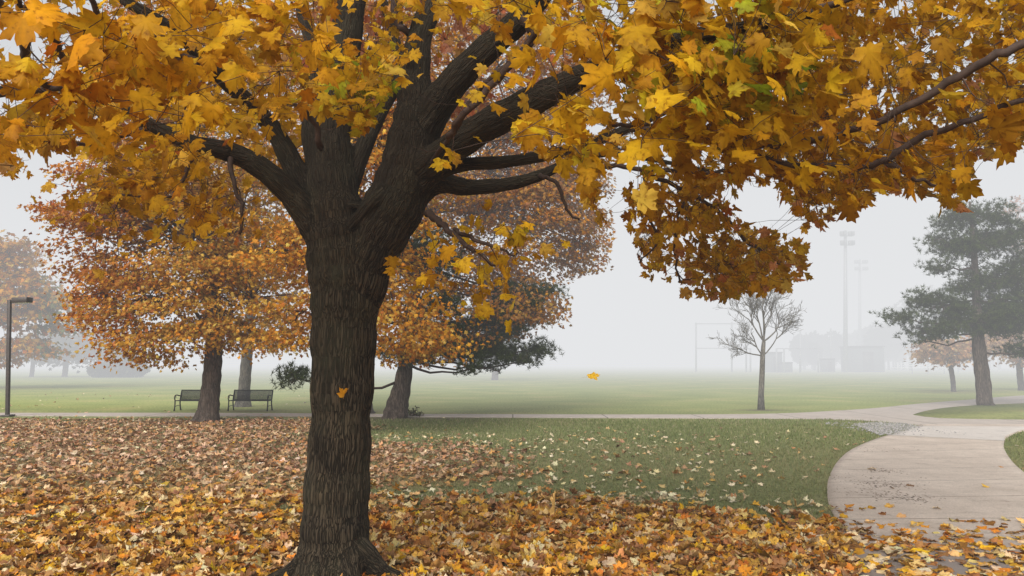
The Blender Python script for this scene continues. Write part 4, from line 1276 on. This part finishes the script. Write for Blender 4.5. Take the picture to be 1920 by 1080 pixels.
# bleachers
t = empty('bleachers', gz(1740, FY - 25), 'pale aluminium bleachers on the far field in fog', 'bleachers')
YB = FY - 25
for i in range(5):
    x0 = 1672 + i * 9; y_ = 690 - i * 4.2
    a, c = at(x0, y_, YB + i * .8), at(1800, y_, YB + i * .8)
    b = MB(); b.box(((a[0] + c[0]) / 2, a[1], a[2]), (c[0] - a[0], .35, .12)); b.build('plank', M_alu, t)
b = MB()
for x_ in (1710, 1740, 1770, 1796):
    a = gz(x_, YB); b.tube([a, at(x_, 675, YB + 3.4)], .07, 5); b.tube([gz(x_, YB + 3.4), at(x_, 675, YB + 3.4)], .07, 5)
b.build('frame', M_steel, t)

# far woods (one mass in fog) and far left trees
mb = MB(); wt = MB()
for i in range(95):
    px = rng.uniform(1500, 2450); Y = rng.uniform(172, 225)
    hgt = rng.uniform(14, 27) * np.clip((px - 1460) / 380, .35, 1)
    c0 = gz(px, Y)
    wt.tube([c0, c0 + np.array([0, 0, hgt * .7])], [.3, .12], 5)
    n_ = 380
    v = unit(rng.normal(0, 1, (n_, 3))) * rng.random((n_, 1)) ** .4
    q = c0 + np.array([0, 0, hgt * .62]) + v * np.array([hgt * .27, hgt * .27, hgt * .42])
    leaves(mb, q, rvec(n_), rvec(n_), rng.uniform(.6, 1.3, n_), palette([(.03, .035, .03), (.05, .045, .035), (.04, .035, .03)], [1, 1, 1], n_), LT_LOW)

for V_, T_, C_ in zip(wt.V, wt.T, wt.C):
    mb.add(V_, T_ - T_.min(), C_ * .06)
o = mb.build('far_woods', M_leaf_far); tag(o, 'faint mass of woods dissolving in fog behind the ball field', 'woods', kind='stuff')

P_G = mixpal([([(.16, .15, .10), (.22, .18, .11), (.12, .12, .08)], [1, 1, 1], lambda x, y: 1 + 0 * x)])
for (px, w, top_, lab) in ((122, 9, 610, 'faint grey tree with visible trunk far left in the fog'), (60, 7, 640, 'faintest thin tree nearest the left lamp post in fog'), (205, 8, 625, 'faint round tree left of the benches in fog')):
    bg_maple(lab, px, 95, [(px, 700, 0), (px + 2, 680, 0), (px, 650, 0)], w, [(px, (top_ + 680) / 2 - 6, 95, 42, (680 - top_) / 2, 3), (px + 25, 655, 95, 30, 22, 2.5)], 44, 34, .42, P_G, spread=.9, flat=.4, group='faint far trees at left', twigs=False)
for px, w, hh, lab in ((235, 46, 40, 'wide low hedge like shrub far left in fog'), (190, 22, 28, 'smaller dark shrub left of the wide one in fog')):
    c0 = gz(px, 92); kk = mpp(92)
    t = empty('shrub', c0, lab, 'shrub', 'shrubs at the far side of the field')
    n_ = 1500; v = unit(rng.normal(0, 1, (n_, 3))) * rng.random((n_, 1)) ** .4
    q = c0 + np.array([0, 0, hh * kk * .45]) + v * np.array([w * kk, 1.5, hh * kk * .5])
    b = MB(); leaves(b, q, rvec(n_), rvec(n_), rng.uniform(.25, .45, n_), palette([(.10, .11, .07)], [1], n_), LT_LOW); b.build('foliage', M_leaf_far, t)
    b = MB(); b.tube([c0, c0 + np.array([0, 0, 1.2])], .08, 5); b.build('stem', M_bark_far, t)

# ------------------------------------------------------------------ FOG (mist volume; its own emission stands in for scattered daylight)
def fogbox(name, size, loc, dens, colr, rz=0.0):
    b = MB(); b.box(loc, size, rz)
    m, nt, out = newmat(name); n = N(nt)
    ab = n('ShaderNodeVolumeAbsorption', {'Color': (0, 0, 0, 1), 'Density': dens})
    em = n('ShaderNodeEmission', {'Color': (*colr, 1), 'Strength': dens})
    ad = n('ShaderNodeAddShader', {0: ab.outputs[0], 1: em.outputs[0]})
    nt.links.new(ad.outputs[0], out.inputs['Volume'])
    m.cycles.homogeneous_volume = True
    o = b.build(name, m); tag(o, kind='structure')
    return o


FOGC = (0.82, 0.825, 0.84)
fogbox('fog', (1700, 1700, 62), (0, 0, 29), 0.0013, (0.86, 0.865, 0.88))
# the thicker bank starts on a slanting front: nearer on the right, farther on the left
FA = R(-20)
fc = np.array([0, 24.2, 18]) + 360 * np.array([-math.sin(FA), math.cos(FA), 0])
fogbox('fog_bank', (1400, 720, 40), fc, 0.0114, (0.775, 0.785, 0.80), FA)

# ------------------------------------------------------------------ LIGHT
w = bpy.data.worlds.new('World'); sc.world = w; w.use_nodes = True
nt = w.node_tree; nt.nodes.clear(); n = N(nt)
SUN_EL, SUN_AZ = R(38), R(200)
sky = n('ShaderNodeTexSky', sky_type='NISHITA')
sky.sun_disc = False; sky.sun_elevation = SUN_EL; sky.sun_rotation = SUN_AZ
sky.air_density = 1.0; sky.dust_density = 6.0; sky.ozone_density = 1.0
hs = n('ShaderNodeHueSaturation', {'Saturation': 0.22, 'Value': 1.25, 'Color': sky.outputs[0]})
bg = n('ShaderNodeBackground', {'Color': hs.outputs[0], 'Strength': 0.15})
ow = n('ShaderNodeOutputWorld'); nt.links.new(bg.outputs[0], ow.inputs[0])
sl = bpy.data.lights.new('sun', 'SUN'); sl.energy = 1.6; sl.angle = R(50); sl.color = (1, .97, .93)
so = bpy.data.objects.new('sun', sl); COL.objects.link(so)
# sun direction: azimuth measured as the sky's rotation (clockwise from +Y)
d = Vector((math.sin(SUN_AZ) * math.cos(SUN_EL), math.cos(SUN_AZ) * math.cos(SUN_EL), math.sin(SUN_EL)))
so.rotation_euler = d.to_track_quat('Z', 'Y').to_euler()

# ------------------------------------------------------------------ CAMERA
cd = bpy.data.cameras.new('camera'); cam = bpy.data.objects.new('camera', cd); COL.objects.link(cam)
cam.location = (0, 0, H); cam.rotation_euler = (math.pi / 2 + PITCH, 0, 0)
cd.lens = 36 * F / 1920; cd.sensor_width = 36; cd.clip_start = .05; cd.clip_end = 4000
sc.camera = cam
sc.view_settings.view_transform = 'Standard'; sc.view_settings.look = 'None'; sc.view_settings.exposure = 0; sc.view_settings.gamma = 1
cy = sc.cycles
cy.max_bounces = 6; cy.diffuse_bounces = 4; cy.glossy_bounces = 2; cy.transmission_bounces = 4; cy.volume_bounces = 0; cy.transparent_max_bounces = 8
cy.use_denoising = True
cy.caustics_reflective = False; cy.caustics_refractive = False
